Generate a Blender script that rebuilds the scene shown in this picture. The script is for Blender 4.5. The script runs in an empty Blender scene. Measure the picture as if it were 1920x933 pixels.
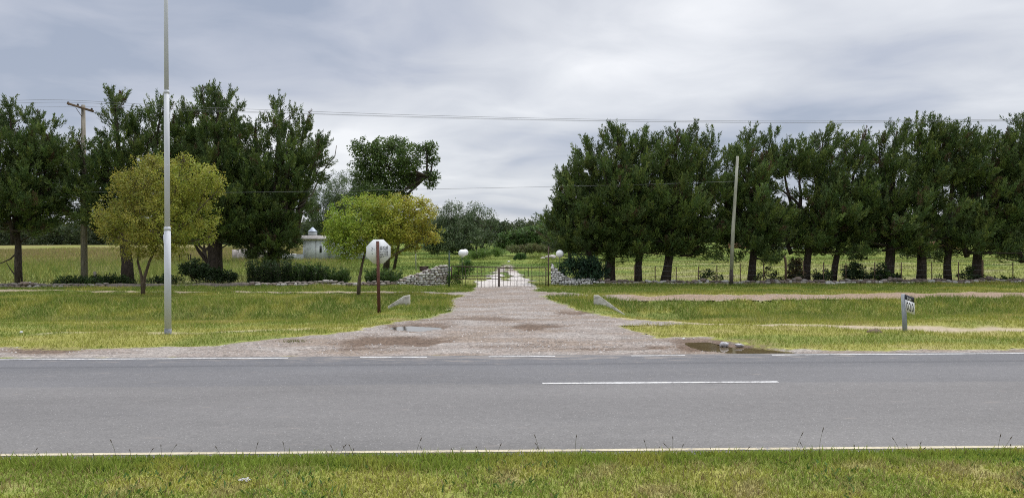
import bpy, math, random
import numpy as np
from mathutils import Vector

# ------------------------------------------------------------------ camera, sky, sun, exposure
S = bpy.context.scene
COL = S.collection
F, CX, CY, CAMH, ROLL = 1423.0, 960.0, 462.0, 2.0, 0.0039
cam = bpy.data.cameras.new("camera"); camo = bpy.data.objects.new("camera", cam); COL.objects.link(camo)
cam.sensor_width = 36.0; cam.lens = F / 1920 * 36.0
cam.shift_y = -4.5 / 1920; cam.clip_start = 0.1; cam.clip_end = 6000
camo.location = (0, 0, CAMH); camo.rotation_euler = (math.pi / 2, ROLL, 0)
S.camera = camo

SUN_EL, SUN_AZ = math.radians(66), math.radians(35)      # azimuth measured from +Y towards +X
EXPOSURE = 0.85
S.view_settings.view_transform = 'Standard'; S.view_settings.look = 'None'
S.view_settings.exposure = EXPOSURE; S.view_settings.gamma = 1.0
S.view_settings.use_curve_mapping = False
try:
    S.cycles.use_denoising = False
    S.cycles.max_bounces = 6; S.cycles.diffuse_bounces = 3; S.cycles.transmission_bounces = 4
    S.cycles.transparent_max_bounces = 8
    S.cycles.pixel_filter_type = 'BLACKMAN_HARRIS'; S.cycles.filter_width = 1.05
    S.cycles.sample_clamp_direct = 6.0; S.cycles.sample_clamp_indirect = 3.0
except Exception:
    pass

def sun_lamp():
    l = bpy.data.lights.new("sun", 'SUN'); l.energy = 1.5; l.angle = math.radians(12); l.color = (1.0, 0.96, 0.9)
    o = bpy.data.objects.new("sun", l); COL.objects.link(o); o.location = (0, 0, 60)
    d = Vector((math.sin(SUN_AZ) * math.cos(SUN_EL), math.cos(SUN_AZ) * math.cos(SUN_EL), math.sin(SUN_EL)))
    o.rotation_euler = (-d).to_track_quat('-Z', 'Y').to_euler()
sun_lamp()

def nd(nt, t, **kw):
    n = nt.nodes.new(t)
    for k, v in kw.items():
        if k in n.bl_rna.properties.keys(): setattr(n, k, v)
        else: n.inputs[k].default_value = v
    return n
def math_n(nt, op, a, b=None, clamp=False):
    n = nt.nodes.new('ShaderNodeMath'); n.operation = op; n.use_clamp = clamp
    for i, v in enumerate((a, b)):
        if v is None: continue
        if isinstance(v, (int, float)): n.inputs[i].default_value = v
        else: nt.links.new(v, n.inputs[i])
    return n.outputs[0]
def ramp(nt, fac, stops, interp='LINEAR'):
    n = nt.nodes.new('ShaderNodeValToRGB'); n.color_ramp.interpolation = interp
    e = n.color_ramp.elements
    while len(e) < len(stops): e.new(0.5)
    for el, (p, c) in zip(e, stops):
        el.position = p; el.color = (c[0], c[1], c[2], 1) if len(c) == 3 else c
    nt.links.new(fac, n.inputs[0]); return n.outputs[0]
def mixc(nt, fac, a, b, mode='MIX'):
    n = nt.nodes.new('ShaderNodeMix'); n.data_type = 'RGBA'; n.blend_type = mode
    for s, v in ((n.inputs[0], fac), (n.inputs[6], a), (n.inputs[7], b)):
        if isinstance(v, (int, float)): s.default_value = v
        elif isinstance(v, tuple): s.default_value = (v[0], v[1], v[2], 1)
        else: nt.links.new(v, s)
    return n.outputs[2]

def build_world():
    w = bpy.data.worlds.new("World"); S.world = w; w.use_nodes = True
    nt = w.node_tree; nt.nodes.clear(); L = nt.links.new
    out = nd(nt, 'ShaderNodeOutputWorld'); bg = nd(nt, 'ShaderNodeBackground'); bg.inputs['Strength'].default_value = 0.1
    sky = nt.nodes.new('ShaderNodeTexSky'); sky.sky_type = 'NISHITA'; sky.sun_disc = False
    sky.sun_elevation = SUN_EL; sky.sun_rotation = SUN_AZ
    tc = nd(nt, 'ShaderNodeTexCoord'); sp = nd(nt, 'ShaderNodeSeparateXYZ'); L(tc.outputs['Generated'], sp.inputs[0])
    z = math_n(nt, 'MAXIMUM', sp.outputs[2], 0.0)
    zz = math_n(nt, 'ADD', z, 0.10)
    px = math_n(nt, 'DIVIDE', sp.outputs[0], zz); py = math_n(nt, 'DIVIDE', sp.outputs[1], zz)
    cb = nd(nt, 'ShaderNodeCombineXYZ'); L(px, cb.inputs[0]); L(py, cb.inputs[1])
    def noise(scl, off, scale, detail, rough, dist):
        mp = nd(nt, 'ShaderNodeMapping'); mp.inputs['Scale'].default_value = scl; mp.inputs['Location'].default_value = off
        mp.inputs['Rotation'].default_value = (0, 0, math.radians(-14))
        L(cb.outputs[0], mp.inputs[0])
        n = nd(nt, 'ShaderNodeTexNoise'); n.inputs['Scale'].default_value = scale; n.inputs['Detail'].default_value = detail
        n.inputs['Roughness'].default_value = rough; n.inputs['Distortion'].default_value = dist
        L(mp.outputs[0], n.inputs[0]); return n.outputs['Fac']
    a = noise((0.8, 0.62, 1), (SKYOFF[0], SKYOFF[1], 0), 0.72, 4, 0.42, 0.5)
    b = noise((0.9, 0.9, 1), (7.7, 3.1, 0), 2.0, 5, 0.5, 0.5)
    s = math_n(nt, 'ADD', math_n(nt, 'MULTIPLY', a, 0.72), math_n(nt, 'MULTIPLY', b, 0.28))
    k = 10.0 / (2 ** EXPOSURE)
    def c(r, g, bb): return (r * k * 1.05, g * k * 1.05, bb * k * 1.04)
    cl = ramp(nt, s, [(0.37, c(.35, .395, .50)), (0.44, c(.48, .51, .60)), (0.50, c(.60, .62, .68)), (0.57, c(.72, .735, .78)), (0.67, c(.91, .915, .94))])
    # a paler band low over the horizon, as under any thick cloud sheet, and a brighter zenith
    hz = math_n(nt, 'POWER', math_n(nt, 'SUBTRACT', 1.0, z, clamp=True), 9.0)
    cl = mixc(nt, math_n(nt, 'MULTIPLY', hz, 0.45), cl, c(.67, .70, .765))
    zen = nd(nt, 'ShaderNodeMapRange'); zen.inputs[1].default_value = 0.33; zen.inputs[2].default_value = 0.9
    zen.inputs[3].default_value = 1.0; zen.inputs[4].default_value = 3.0; L(z, zen.inputs[0])
    vm = nd(nt, 'ShaderNodeVectorMath'); vm.operation = 'SCALE'; L(cl, vm.inputs[0]); L(zen.outputs[0], vm.inputs['Scale'])
    col = mixc(nt, 0.93, sky.outputs[0], vm.outputs[0])
    L(col, bg.inputs['Color']); L(bg.outputs[0], out.inputs[0])
SKYOFF = (10.1, 6.3)
build_world()

# ------------------------------------------------------------------ helpers
rng = np.random.default_rng(11); random.seed(5)
def ray(px, py):
    u, v = px - CX, CY - py; c, s = math.cos(ROLL), math.sin(ROLL)
    return u * c + v * s, -u * s + v * c
def G(px, py):                       # where a photo point lies on level ground
    u, v = ray(px, py); Y = -CAMH * F / v
    return np.array((u / F * Y, Y))
def P(px, py, Y):                    # a photo point at a given distance
    u, v = ray(px, py)
    return np.array((u / F * Y, Y, CAMH + v / F * Y))
def XY2px(X, Y):                     # ground point -> photo point
    u = X / Y * F; v = -CAMH / Y * F; c, s = math.cos(ROLL), math.sin(ROLL)
    return CX + u * c - v * s, CY - (u * s + v * c)

def _h(ix, iy, seed):
    n = (ix.astype(np.int64) * 374761393 + iy.astype(np.int64) * 668265263 + seed * 1442695041) & 0xffffffff
    n = ((n ^ (n >> 13)) * 1274126177) & 0xffffffff
    n = (n ^ (n >> 16)) & 0xffffffff
    return n / 4294967295.0
def vnoise(x, y, seed=0):
    x = np.asarray(x, float); y = np.asarray(y, float)
    ix, iy = np.floor(x), np.floor(y); fx, fy = x - ix, y - iy
    fx = fx * fx * (3 - 2 * fx); fy = fy * fy * (3 - 2 * fy)
    a, b, c, d = _h(ix, iy, seed), _h(ix + 1, iy, seed), _h(ix, iy + 1, seed), _h(ix + 1, iy + 1, seed)
    return (a * (1 - fx) + b * fx) * (1 - fy) + (c * (1 - fx) + d * fx) * fy
def fbm(x, y, seed=0, o=4):
    t, amp, tot = 0, 1.0, 0
    for i in range(o):
        t = t + amp * vnoise(x * 2 ** i + i * 17.3, y * 2 ** i - i * 9.1, seed + i); tot += amp; amp *= .5
    return t / tot
def sstep(a, b, x):
    t = np.clip((x - a) / (b - a), 0, 1); return t * t * (3 - 2 * t)
def lerp(a, b, t): return a + (b - a) * t
def nrm(v): return v / np.maximum(np.linalg.norm(v, axis=-1, keepdims=True), 1e-9)

ORG = {}
class MB:
    """collects faces and links them as one mesh object"""
    def __init__(s): s.v = []; s.f = []; s.c = []; s.n = 0; s.hascol = False
    def add(s, v, faces, col=None):
        v = np.asarray(v, float).reshape(-1, 3)
        if not isinstance(faces, (list, tuple)) or (len(faces) and np.isscalar(faces[0])): faces = [faces]
        groups = {}
        for f in faces:
            f = np.asarray(f, dtype=np.int64)
            if f.ndim == 1: groups.setdefault(len(f), []).append(f[None])
            else: groups.setdefault(f.shape[1], []).append(f)
        for k, g in groups.items(): s.f.append(np.concatenate(g) + s.n)
        s.v.append(v); s.n += len(v)
        if col is not None: s.hascol = True; s.c.append(np.broadcast_to(np.asarray(col, float), (len(v), 3)))
        else: s.c.append(np.ones((len(v), 3)) * .5)
        return s
    def box(s, c, d, yaw=0, col=None, rx=0, ry=0):
        x, y, z = np.array(d) / 2.0
        v = np.array([[i, j, k] for k in (-z, z) for j in (-y, y) for i in (-x, x)], float)
        if rx: v = v @ np.array([[1, 0, 0], [0, math.cos(rx), math.sin(rx)], [0, -math.sin(rx), math.cos(rx)]])
        if ry: v = v @ np.array([[math.cos(ry), 0, -math.sin(ry)], [0, 1, 0], [math.sin(ry), 0, math.cos(ry)]])
        if yaw: v = v @ np.array([[math.cos(yaw), math.sin(yaw), 0], [-math.sin(yaw), math.cos(yaw), 0], [0, 0, 1]])
        return s.add(v + np.array(c), [np.array([[0, 2, 3, 1], [4, 5, 7, 6], [0, 1, 5, 4], [2, 6, 7, 3], [0, 4, 6, 2], [1, 3, 7, 5]])], col)
    def tube(s, pts, rad, n=8, jag=0.0, caps=True, col=None, seed=0):
        pts = np.asarray(pts, float); m = len(pts); rad = np.broadcast_to(np.asarray(rad, float), (m,))
        tan = np.gradient(pts, axis=0) if m > 2 else np.repeat((pts[1] - pts[0])[None], 2, 0)
        tan = nrm(tan); ref = np.array([0.0, 0, 1]) if abs(tan[0][2]) < .9 else np.array([1.0, 0, 0])
        vs = []; a = np.arange(n) / n * 2 * math.pi
        r_ = np.random.default_rng(seed + 77)
        for i in range(m):
            u = np.cross(tan[i], ref); u /= max(np.linalg.norm(u), 1e-9); w = np.cross(tan[i], u); ref = np.cross(u, tan[i])
            rr = rad[i] * (1 + jag * (r_.random(n) - .5))
            vs.append(pts[i] + (np.cos(a) * rr)[:, None] * u + (np.sin(a) * rr)[:, None] * w)
        v = np.concatenate(vs); i = np.arange(n); j = (i + 1) % n; q = []
        for k in range(m - 1):
            q.append(np.stack([k * n + i, k * n + j, (k + 1) * n + j, (k + 1) * n + i], 1))
        fs = [np.concatenate(q)]
        if caps: fs += [np.arange(n)[::-1], np.arange(n) + (m - 1) * n]
        return s.add(v, fs, col)
    def lathe(s, c, prof, n=24, col=None):
        prof = np.array(prof, float); m = len(prof); a = np.arange(n) / n * 2 * math.pi
        v = np.concatenate([np.stack([np.cos(a) * r, np.sin(a) * r, np.full(n, z)], 1) for r, z in prof]) + np.array(c)
        i = np.arange(n); j = (i + 1) % n
        fs = [np.concatenate([np.stack([k * n + i, k * n + j, (k + 1) * n + j, (k + 1) * n + i], 1) for k in range(m - 1)])]
        fs += [np.arange(n)[::-1], np.arange(n) + (m - 1) * n]
        return s.add(v, fs, col)
    def build(s, name, mat, parent=None, loc=None, smooth=False):
        v = np.concatenate(s.v); org = np.zeros(3)
        if parent is not None: org = ORG[parent]
        elif loc is not None: org = np.array(loc, float)
        me = bpy.data.meshes.new(name)
        me.vertices.add(len(v)); me.vertices.foreach_set('co', (v - org).astype(np.float32).ravel())
        starts, idx, off = [], [], 0
        for f in s.f:
            k = f.shape[1]; starts.append(off + np.arange(len(f)) * k); idx.append(f.ravel()); off += f.size
        starts = np.concatenate(starts).astype(np.int32); idx = np.concatenate(idx).astype(np.int32)
        me.loops.add(len(idx)); me.polygons.add(len(starts))
        me.loops.foreach_set('vertex_index', idx); me.polygons.foreach_set('loop_start', starts)
        if smooth: me.polygons.foreach_set('use_smooth', np.ones(len(starts), bool))
        me.update(calc_edges=True)
        if s.hascol:
            at = me.attributes.new('col', 'FLOAT_COLOR', 'POINT')
            c = np.concatenate(s.c); at.data.foreach_set('color', np.concatenate([c, np.ones((len(c), 1))], 1).astype(np.float32).ravel())
        me.materials.append(mat)
        o = bpy.data.objects.new(name, me); COL.objects.link(o)
        if parent is not None: o.parent = parent
        else: o.location = org
        ORG[o] = org
        return o
def tag(o, label=None, cat=None, group=None, kind=None):
    for k, v in (('label', label), ('category', cat), ('group', group), ('kind', kind)):
        if v: o[k] = v
    return o
def thing(name, loc, label, cat, group=None):
    o = bpy.data.objects.new(name, None); o.empty_display_size = .3; COL.objects.link(o)
    o.location = loc; ORG[o] = np.array(loc, float); return tag(o, label, cat, group)

# ------------------------------------------------------------------ materials
def new_mat(name):
    m = bpy.data.materials.new(name); m.use_nodes = True; nt = m.node_tree; nt.nodes.clear()
    out = nd(nt, 'ShaderNodeOutputMaterial'); return m, nt, out
def noise_n(nt, scale, detail=4, rough=.55, coord='Object', scl=None):
    tc = nd(nt, 'ShaderNodeTexCoord'); src = tc.outputs[coord]
    if scl:
        mp = nd(nt, 'ShaderNodeMapping'); mp.inputs['Scale'].default_value = scl; nt.links.new(src, mp.inputs[0]); src = mp.outputs[0]
    n = nd(nt, 'ShaderNodeTexNoise'); n.inputs['Scale'].default_value = scale; n.inputs['Detail'].default_value = detail
    n.inputs['Roughness'].default_value = rough; nt.links.new(src, n.inputs[0]); return n.outputs['Fac']
def mat_leaf(name, trans=.3, rough=.6, spec=.25):
    m, nt, out = new_mat(name); L = nt.links.new
    at = nd(nt, 'ShaderNodeAttribute'); at.attribute_name = 'col'
    b = nd(nt, 'ShaderNodeBsdfPrincipled'); b.inputs['Roughness'].default_value = rough; b.inputs['Specular IOR Level'].default_value = spec
    L(at.outputs['Color'], b.inputs['Base Color'])
    t = nd(nt, 'ShaderNodeBsdfTranslucent'); L(at.outputs['Color'], t.inputs['Color'])
    mx = nd(nt, 'ShaderNodeMixShader'); mx.inputs[0].default_value = trans
    L(b.outputs[0], mx.inputs[1]); L(t.outputs[0], mx.inputs[2]); L(mx.outputs[0], out.inputs[0]); return m
def mat_noise(name, stops, scale=8, rough=.8, bump=0.0, metal=0.0, detail=5, scl=None, spec=.4, bdist=.02, col_attr=False):
    m, nt, out = new_mat(name); L = nt.links.new
    f = noise_n(nt, scale, detail, .6, 'Object', scl)
    c = ramp(nt, f, stops)
    if col_attr:
        at = nd(nt, 'ShaderNodeAttribute'); at.attribute_name = 'col'; c = mixc(nt, 1.0, c, at.outputs['Color'], 'MULTIPLY')
    b = nd(nt, 'ShaderNodeBsdfPrincipled'); b.inputs['Roughness'].default_value = rough; b.inputs['Metallic'].default_value = metal
    b.inputs['Specular IOR Level'].default_value = spec; L(c, b.inputs['Base Color'])
    if bump:
        bp = nd(nt, 'ShaderNodeBump'); bp.inputs['Strength'].default_value = bump; bp.inputs['Distance'].default_value = bdist
        L(f, bp.inputs['Height']); L(bp.outputs[0], b.inputs['Normal'])
    L(b.outputs[0], out.inputs[0]); return m

M = {}
M['needle'] = mat_leaf('cypress_needles', .18, .6, .25)
M['leaf'] = mat_leaf('broad_leaves', .32, .55, .3)
M['grass'] = mat_leaf('grass_blades', .35, .65, .2)
M['bark'] = mat_noise('dark_bark', [(.3, (.022, .017, .013)), (.7, (.085, .065, .05))], 14, .95, .9, scl=(1, 1, .25), bdist=.05)
M['bark_pale'] = mat_noise('brown_bark', [(.3, (.05, .036, .024)), (.7, (.15, .115, .08))], 16, .95, .9, scl=(1, 1, .25), bdist=.04)
M['dead'] = mat_noise('dead_wood', [(.3, (.07, .06, .05)), (.7, (.2, .18, .16))], 12, .9, .4)
M['galv'] = mat_noise('pale_painted_steel', [(.25, (.43, .45, .48)), (.75, (.52, .54, .57))], 5, .6, .05, .0, scl=(1, 1, .3))
M['galv_dark'] = mat_noise('grey_base_coat', [(.3, (.10, .11, .12)), (.7, (.28, .29, .31))], 22, .7, .2)
M['rust'] = mat_noise('rusty_steel', [(.3, (.055, .02, .014)), (.7, (.13, .05, .034))], 14, .85, .4)
M['iron'] = mat_noise('dark_iron', [(.3, (.035, .02, .015)), (.7, (.085, .05, .038))], 20, .7, .2)
M['green_iron'] = mat_noise('dark_green_iron', [(.3, (.012, .03, .014)), (.7, (.03, .06, .03))], 20, .6, .2)
M['sign_back'] = mat_noise('weathered_white_paint', [(.25, (.56, .58, .60)), (.45, (.66, .68, .70)), (.8, (.70, .72, .74))], 5, .6)
M['scrawl'] = mat_noise('black_marker', [(.3, (.03, .03, .035)), (.7, (.12, .12, .13))], 30, .7)
M['black'] = mat_noise('black_sheet', [(.3, (.012, .013, .02)), (.7, (.03, .032, .04))], 20, .45)
M['white'] = mat_noise('white_sheet', [(.3, (.66, .67, .66)), (.7, (.78, .78, .77))], 12, .5)
M['km_post'] = mat_noise('grey_blue_painted_wood', [(.3, (.17, .19, .21)), (.6, (.29, .31, .335)), (.8, (.36, .38, .40))], 10, .75, .3, scl=(1, 1, .4))
M['concrete'] = mat_noise('whitewashed_concrete', [(.28, (.16, .145, .12)), (.5, (.38, .36, .32)), (.75, (.56, .54, .50))], 6, .9, .5, bdist=.03)
M['stone'] = mat_noise('field_stone', [(.3, (.55, .55, .55)), (.7, (1.0, 1.0, 1.0))], 9, .92, .6, col_attr=True, bdist=.03)
M['mortar'] = mat_noise('old_mortar', [(.3, (.085, .07, .058)), (.7, (.2, .17, .145))], 10, .95, .5)
M['globe'] = mat_noise('opal_glass', [(.3, (.72, .73, .74)), (.7, (.82, .82, .83))], 6, .3, spec=.5)
M['old_wood'] = mat_noise('weathered_pole_wood', [(.3, (.12, .105, .085)), (.55, (.25, .225, .18)), (.8, (.34, .31, .26))], 12, .9, .5, scl=(1, 1, .12))
M['pale_wood'] = mat_noise('pale_greenish_pole_wood', [(.3, (.21, .21, .17)), (.55, (.34, .34, .28)), (.8, (.42, .42, .36))], 12, .9, .5, scl=(1, 1, .15))
M['tar'] = mat_noise('tarred_wood', [(.3, (.018, .014, .012)), (.7, (.06, .048, .04))], 16, .9, .5)
M['brown_wood'] = mat_noise('brown_post_wood', [(.3, (.07, .045, .028)), (.7, (.17, .115, .07))], 14, .9, .5, scl=(1, 1, .2))
M['wire'] = mat_noise('dull_wire', [(.3, (.10, .105, .11)), (.7, (.16, .165, .17))], 10, .6)
M['insul'] = mat_noise('brown_glazed_ceramic', [(.3, (.02, .018, .02)), (.7, (.05, .04, .04))], 10, .25)
M['plaster'] = mat_noise('stained_pale_plaster', [(.25, (.26, .28, .27)), (.5, (.42, .45, .44)), (.8, (.54, .56, .55))], 1.6, .9, .2)
M['plaster_pink'] = mat_noise('stained_pinkish_plaster', [(.25, (.2, .17, .16)), (.5, (.42, .38, .36)), (.8, (.55, .52, .5))], 1.4, .9, .2)
M['cornice'] = mat_noise('grey_cement', [(.3, (.26, .24, .23)), (.7, (.46, .44, .42))], 3, .9, .2)
M['tin'] = mat_noise('bluish_tin_roof', [(.3, (.20, .23, .28)), (.7, (.36, .40, .46))], 3, .55, .1, .3)
M['tile'] = mat_noise('clay_roof_tiles', [(.3, (.22, .10, .06)), (.7, (.40, .2, .125))], 4, .85, .3)
M['ochre'] = mat_noise('ochre_plaster', [(.3, (.42, .30, .12)), (.7, (.56, .42, .18))], 2, .9, .1)
M['white_wall'] = mat_noise('white_painted_wall', [(.3, (.6, .61, .63)), (.7, (.74, .75, .77))], 2, .8, .1)
M['dark_open'] = mat_noise('dark_window_glass', [(.3, (.012, .015, .018)), (.7, (.03, .034, .038))], 3, .15)
M['plastic'] = mat_noise('greyish_white_plastic', [(.3, (.30, .29, .31)), (.7, (.56, .55, .57))], 14, .45, .4, bdist=.02)
M['earth'] = mat_noise('dug_earth', [(.3, (.06, .042, .028)), (.7, (.16, .115, .08))], 20, .95, .6)

def mat_line(name, c, c2, wear):
    m, nt, out = new_mat(name); L = nt.links.new
    f = noise_n(nt, 24, 6, .7); g = noise_n(nt, 2.2, 3, .5)
    t = math_n(nt, 'ADD', math_n(nt, 'MULTIPLY', f, .7), math_n(nt, 'MULTIPLY', g, .5))
    col = ramp(nt, t, [(wear, (.17, .165, .165)), (wear + .07, c2), (wear + .22, c)])
    b = nd(nt, 'ShaderNodeBsdfPrincipled'); b.inputs['Roughness'].default_value = .7; L(col, b.inputs['Base Color']); L(b.outputs[0], out.inputs[0]); return m
M['line_white'] = mat_line('white_road_paint', (.60, .60, .59), (.36, .355, .35), .46)
M['line_cream'] = mat_line('worn_cream_road_paint', (.47, .42, .30), (.36, .31, .21), .47)

def mat_asphalt():
    m, nt, out = new_mat('asphalt'); L = nt.links.new
    tc = nd(nt, 'ShaderNodeTexCoord'); sp = nd(nt, 'ShaderNodeSeparateXYZ'); L(tc.outputs['Object'], sp.inputs[0])
    yr = math_n(nt, 'SUBTRACT', sp.outputs[1], math_n(nt, 'MULTIPLY', sp.outputs[0], ROADS))
    wob = noise_n(nt, .8, 3, .5, scl=(.25, 1, 1))
    yy = math_n(nt, 'ADD', yr, math_n(nt, 'MULTIPLY', wob, .35))
    t = math_n(nt, 'DIVIDE', math_n(nt, 'SUBTRACT', yy, 7.2), 7.0)
    # lanes as laid: two different asphalt courses and the rubber-polished wheel tracks
    lane = ramp(nt, t, [(0, (.165, .158, .152)), (.12, (.185, .178, .172)), (.3, (.168, .161, .157)), (.50, (.180, .172, .168)), (.545, (.176, .169, .166)), (.56, (.153, .150, .153)),
                        (.72, (.157, .154, .158)), (.80, (.135, .135, .142)), (.815, (.098, .098, .105)), (.84, (.135, .135, .143)), (.94, (.128, .128, .137)), (1, (.165, .16, .155))])
    big = noise_n(nt, .5, 4, .55, scl=(.4, 1.5, 1)); fine = noise_n(nt, 60, 3, .7); mid = noise_n(nt, 9, 4, .6)
    k = math_n(nt, 'ADD', math_n(nt, 'MULTIPLY', big, .40), math_n(nt, 'ADD', math_n(nt, 'MULTIPLY', fine, 1.0), math_n(nt, 'MULTIPLY', mid, .25)))
    k = math_n(nt, 'ADD', k, -.10)
    vm = nd(nt, 'ShaderNodeVectorMath'); vm.operation = 'SCALE'; L(lane, vm.inputs[0]); L(k, vm.inputs['Scale'])
    vo = nd(nt, 'ShaderNodeTexVoronoi'); vo.inputs['Scale'].default_value = 28; L(tc.outputs['Object'], vo.inputs['Vector'])
    chip = math_n(nt, 'LESS_THAN', vo.outputs['Distance'], .16)
    pick = math_n(nt, 'GREATER_THAN', noise_n(nt, 17, 2), .52)
    col = mixc(nt, math_n(nt, 'MULTIPLY', math_n(nt, 'MULTIPLY', chip, pick), .55), vm.outputs[0], (.42, .41, .40))
    dn = noise_n(nt, 3.5, 5, .7, scl=(.5, 1.6, 1)); near = ramp(nt, math_n(nt, 'MULTIPLY', math_n(nt, 'ABSOLUTE', sp.outputs[0]), .1), [(.25, (1, 1, 1)), (.95, (.25, .25, .25))])
    band = ramp(nt, t, [(.80, (0, 0, 0)), (.955, (1, 1, 1))])
    dust = ramp(nt, math_n(nt, 'ADD', dn, math_n(nt, 'MULTIPLY', math_n(nt, 'MULTIPLY', band, near), .22)), [(.62, (0, 0, 0)), (.76, (.7, .7, .7))])
    col = mixc(nt, dust, col, (.21, .185, .165))
    stain = ramp(nt, noise_n(nt, .9, 4, .6, scl=(.35, 1, 1)), [(.60, (0, 0, 0)), (.72, (.3, .3, .3))])
    col = mixc(nt, stain, col, (.095, .093, .093))
    b = nd(nt, 'ShaderNodeBsdfPrincipled'); b.inputs['Roughness'].default_value = .78; b.inputs['Specular IOR Level'].default_value = .35
    L(col, b.inputs['Base Color'])
    bp = nd(nt, 'ShaderNodeBump'); bp.inputs['Strength'].default_value = .35; bp.inputs['Distance'].default_value = .006; L(fine, bp.inputs['Height']); L(bp.outputs[0], b.inputs['Normal'])
    L(b.outputs[0], out.inputs[0]); return m
ROADS = 0.0155
M['asphalt'] = mat_asphalt()

def mat_ground():
    m, nt, out = new_mat('turf_soil'); L = nt.links.new
    at = nd(nt, 'ShaderNodeAttribute'); at.attribute_name = 'col'
    f = noise_n(nt, 9, 5, .65); g = noise_n(nt, 60, 3, .7)
    k = math_n(nt, 'ADD', math_n(nt, 'MULTIPLY', f, .8), math_n(nt, 'ADD', math_n(nt, 'MULTIPLY', g, .6), .25))
    vm = nd(nt, 'ShaderNodeVectorMath'); vm.operation = 'SCALE'; L(at.outputs['Color'], vm.inputs[0]); L(k, vm.inputs['Scale'])
    b = nd(nt, 'ShaderNodeBsdfPrincipled'); b.inputs['Roughness'].default_value = .95; b.inputs['Specular IOR Level'].default_value = .1
    L(vm.outputs[0], b.inputs['Base Color'])
    bp = nd(nt, 'ShaderNodeBump'); bp.inputs['Strength'].default_value = .6; bp.inputs['Distance'].default_value = .05; L(f, bp.inputs['Height']); L(bp.outputs[0], b.inputs['Normal'])
    L(b.outputs[0], out.inputs[0]); return m
M['ground'] = mat_ground()
def mat_gravel():
    m, nt, out = new_mat('gravel'); L = nt.links.new
    at = nd(nt, 'ShaderNodeAttribute'); at.attribute_name = 'col'
    tc = nd(nt, 'ShaderNodeTexCoord')
    def vor(sc):
        vo = nd(nt, 'ShaderNodeTexVoronoi'); vo.inputs['Scale'].default_value = sc; L(tc.outputs['Object'], vo.inputs['Vector'])
        h = nd(nt, 'ShaderNodeSeparateColor'); L(vo.outputs['Color'], h.inputs[0]); return h.outputs[0], vo.outputs['Distance']
    a, da = vor(22); b2, db = vor(48)
    f = noise_n(nt, 3, 5, .65); st = noise_n(nt, 1.2, 4, .6, scl=(.5, 2.2, 1))
    k = math_n(nt, 'ADD', math_n(nt, 'MULTIPLY', a, .62), math_n(nt, 'ADD', math_n(nt, 'MULTIPLY', b2, .52), math_n(nt, 'MULTIPLY', f, .3)))
    k = math_n(nt, 'ADD', math_n(nt, 'ADD', k, math_n(nt, 'MULTIPLY', st, .35)), .09)
    vm = nd(nt, 'ShaderNodeVectorMath'); vm.operation = 'SCALE'; L(at.outputs['Color'], vm.inputs[0]); L(k, vm.inputs['Scale'])
    b = nd(nt, 'ShaderNodeBsdfPrincipled'); b.inputs['Roughness'].default_value = .92; b.inputs['Specular IOR Level'].default_value = .15
    L(vm.outputs[0], b.inputs['Base Color'])
    bp = nd(nt, 'ShaderNodeBump'); bp.inputs['Strength'].default_value = .7; bp.inputs['Distance'].default_value = .02; L(k, bp.inputs['Height']); L(bp.outputs[0], b.inputs['Normal'])
    L(b.outputs[0], out.inputs[0]); return m
M['gravel'] = mat_gravel()
def mat_water(name, c):
    m, nt, out = new_mat(name); L = nt.links.new
    b = nd(nt, 'ShaderNodeBsdfPrincipled'); b.inputs['Roughness'].default_value = .04; b.inputs['IOR'].default_value = 1.33
    f = noise_n(nt, 2.5, 3, .5); L(ramp(nt, f, [(.3, tuple(x * .8 for x in c)), (.7, tuple(x * 1.15 for x in c))]), b.inputs['Base Color'])
    bp = nd(nt, 'ShaderNodeBump'); bp.inputs['Strength'].default_value = .06; bp.inputs['Distance'].default_value = .01; L(noise_n(nt, 14, 2, .5), bp.inputs['Height']); L(bp.outputs[0], b.inputs['Normal'])
    L(b.outputs[0], out.inputs[0]); return m
M['water'] = mat_water('puddle_water', (.06, .05, .04)); M['water_mud'] = mat_water('muddy_water', (.10, .075, .04))

# ------------------------------------------------------------------ terrain
def YR(X, Y): return Y - ROADS * X
def poly_sdf(poly, X, Y):            # > 0 inside
    X = np.asarray(X, float); Y = np.asarray(Y, float); d = np.full(X.shape, 1e9); ins = np.zeros(X.shape, bool)
    n = len(poly)
    for i in range(n):
        x0, y0 = poly[i]; x1, y1 = poly[(i + 1) % n]; ex, ey = x1 - x0, y1 - y0
        t = np.clip(((X - x0) * ex + (Y - y0) * ey) / (ex * ex + ey * ey + 1e-12), 0, 1)
        d = np.minimum(d, np.hypot(X - x0 - t * ex, Y - y0 - t * ey))
        c = ((y0 > Y) != (y1 > Y)); xi = x0 + (Y - y0) / np.where(abs(y1 - y0) < 1e-12, 1e-12, (y1 - y0)) * ex
        ins ^= c & (X < xi)
    return np.where(ins, d, -d)
def line_dist(pts, X, Y):
    d = np.full(np.shape(X), 1e9)
    for (x0, y0), (x1, y1) in zip(pts[:-1], pts[1:]):
        ex, ey = x1 - x0, y1 - y0
        t = np.clip(((X - x0) * ex + (Y - y0) * ey) / (ex * ex + ey * ey), 0, 1)
        d = np.minimum(d, np.hypot(X - x0 - t * ex, Y - y0 - t * ey))
    return d
def gpts(l): return [tuple(G(*p)) for p in l]
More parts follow.
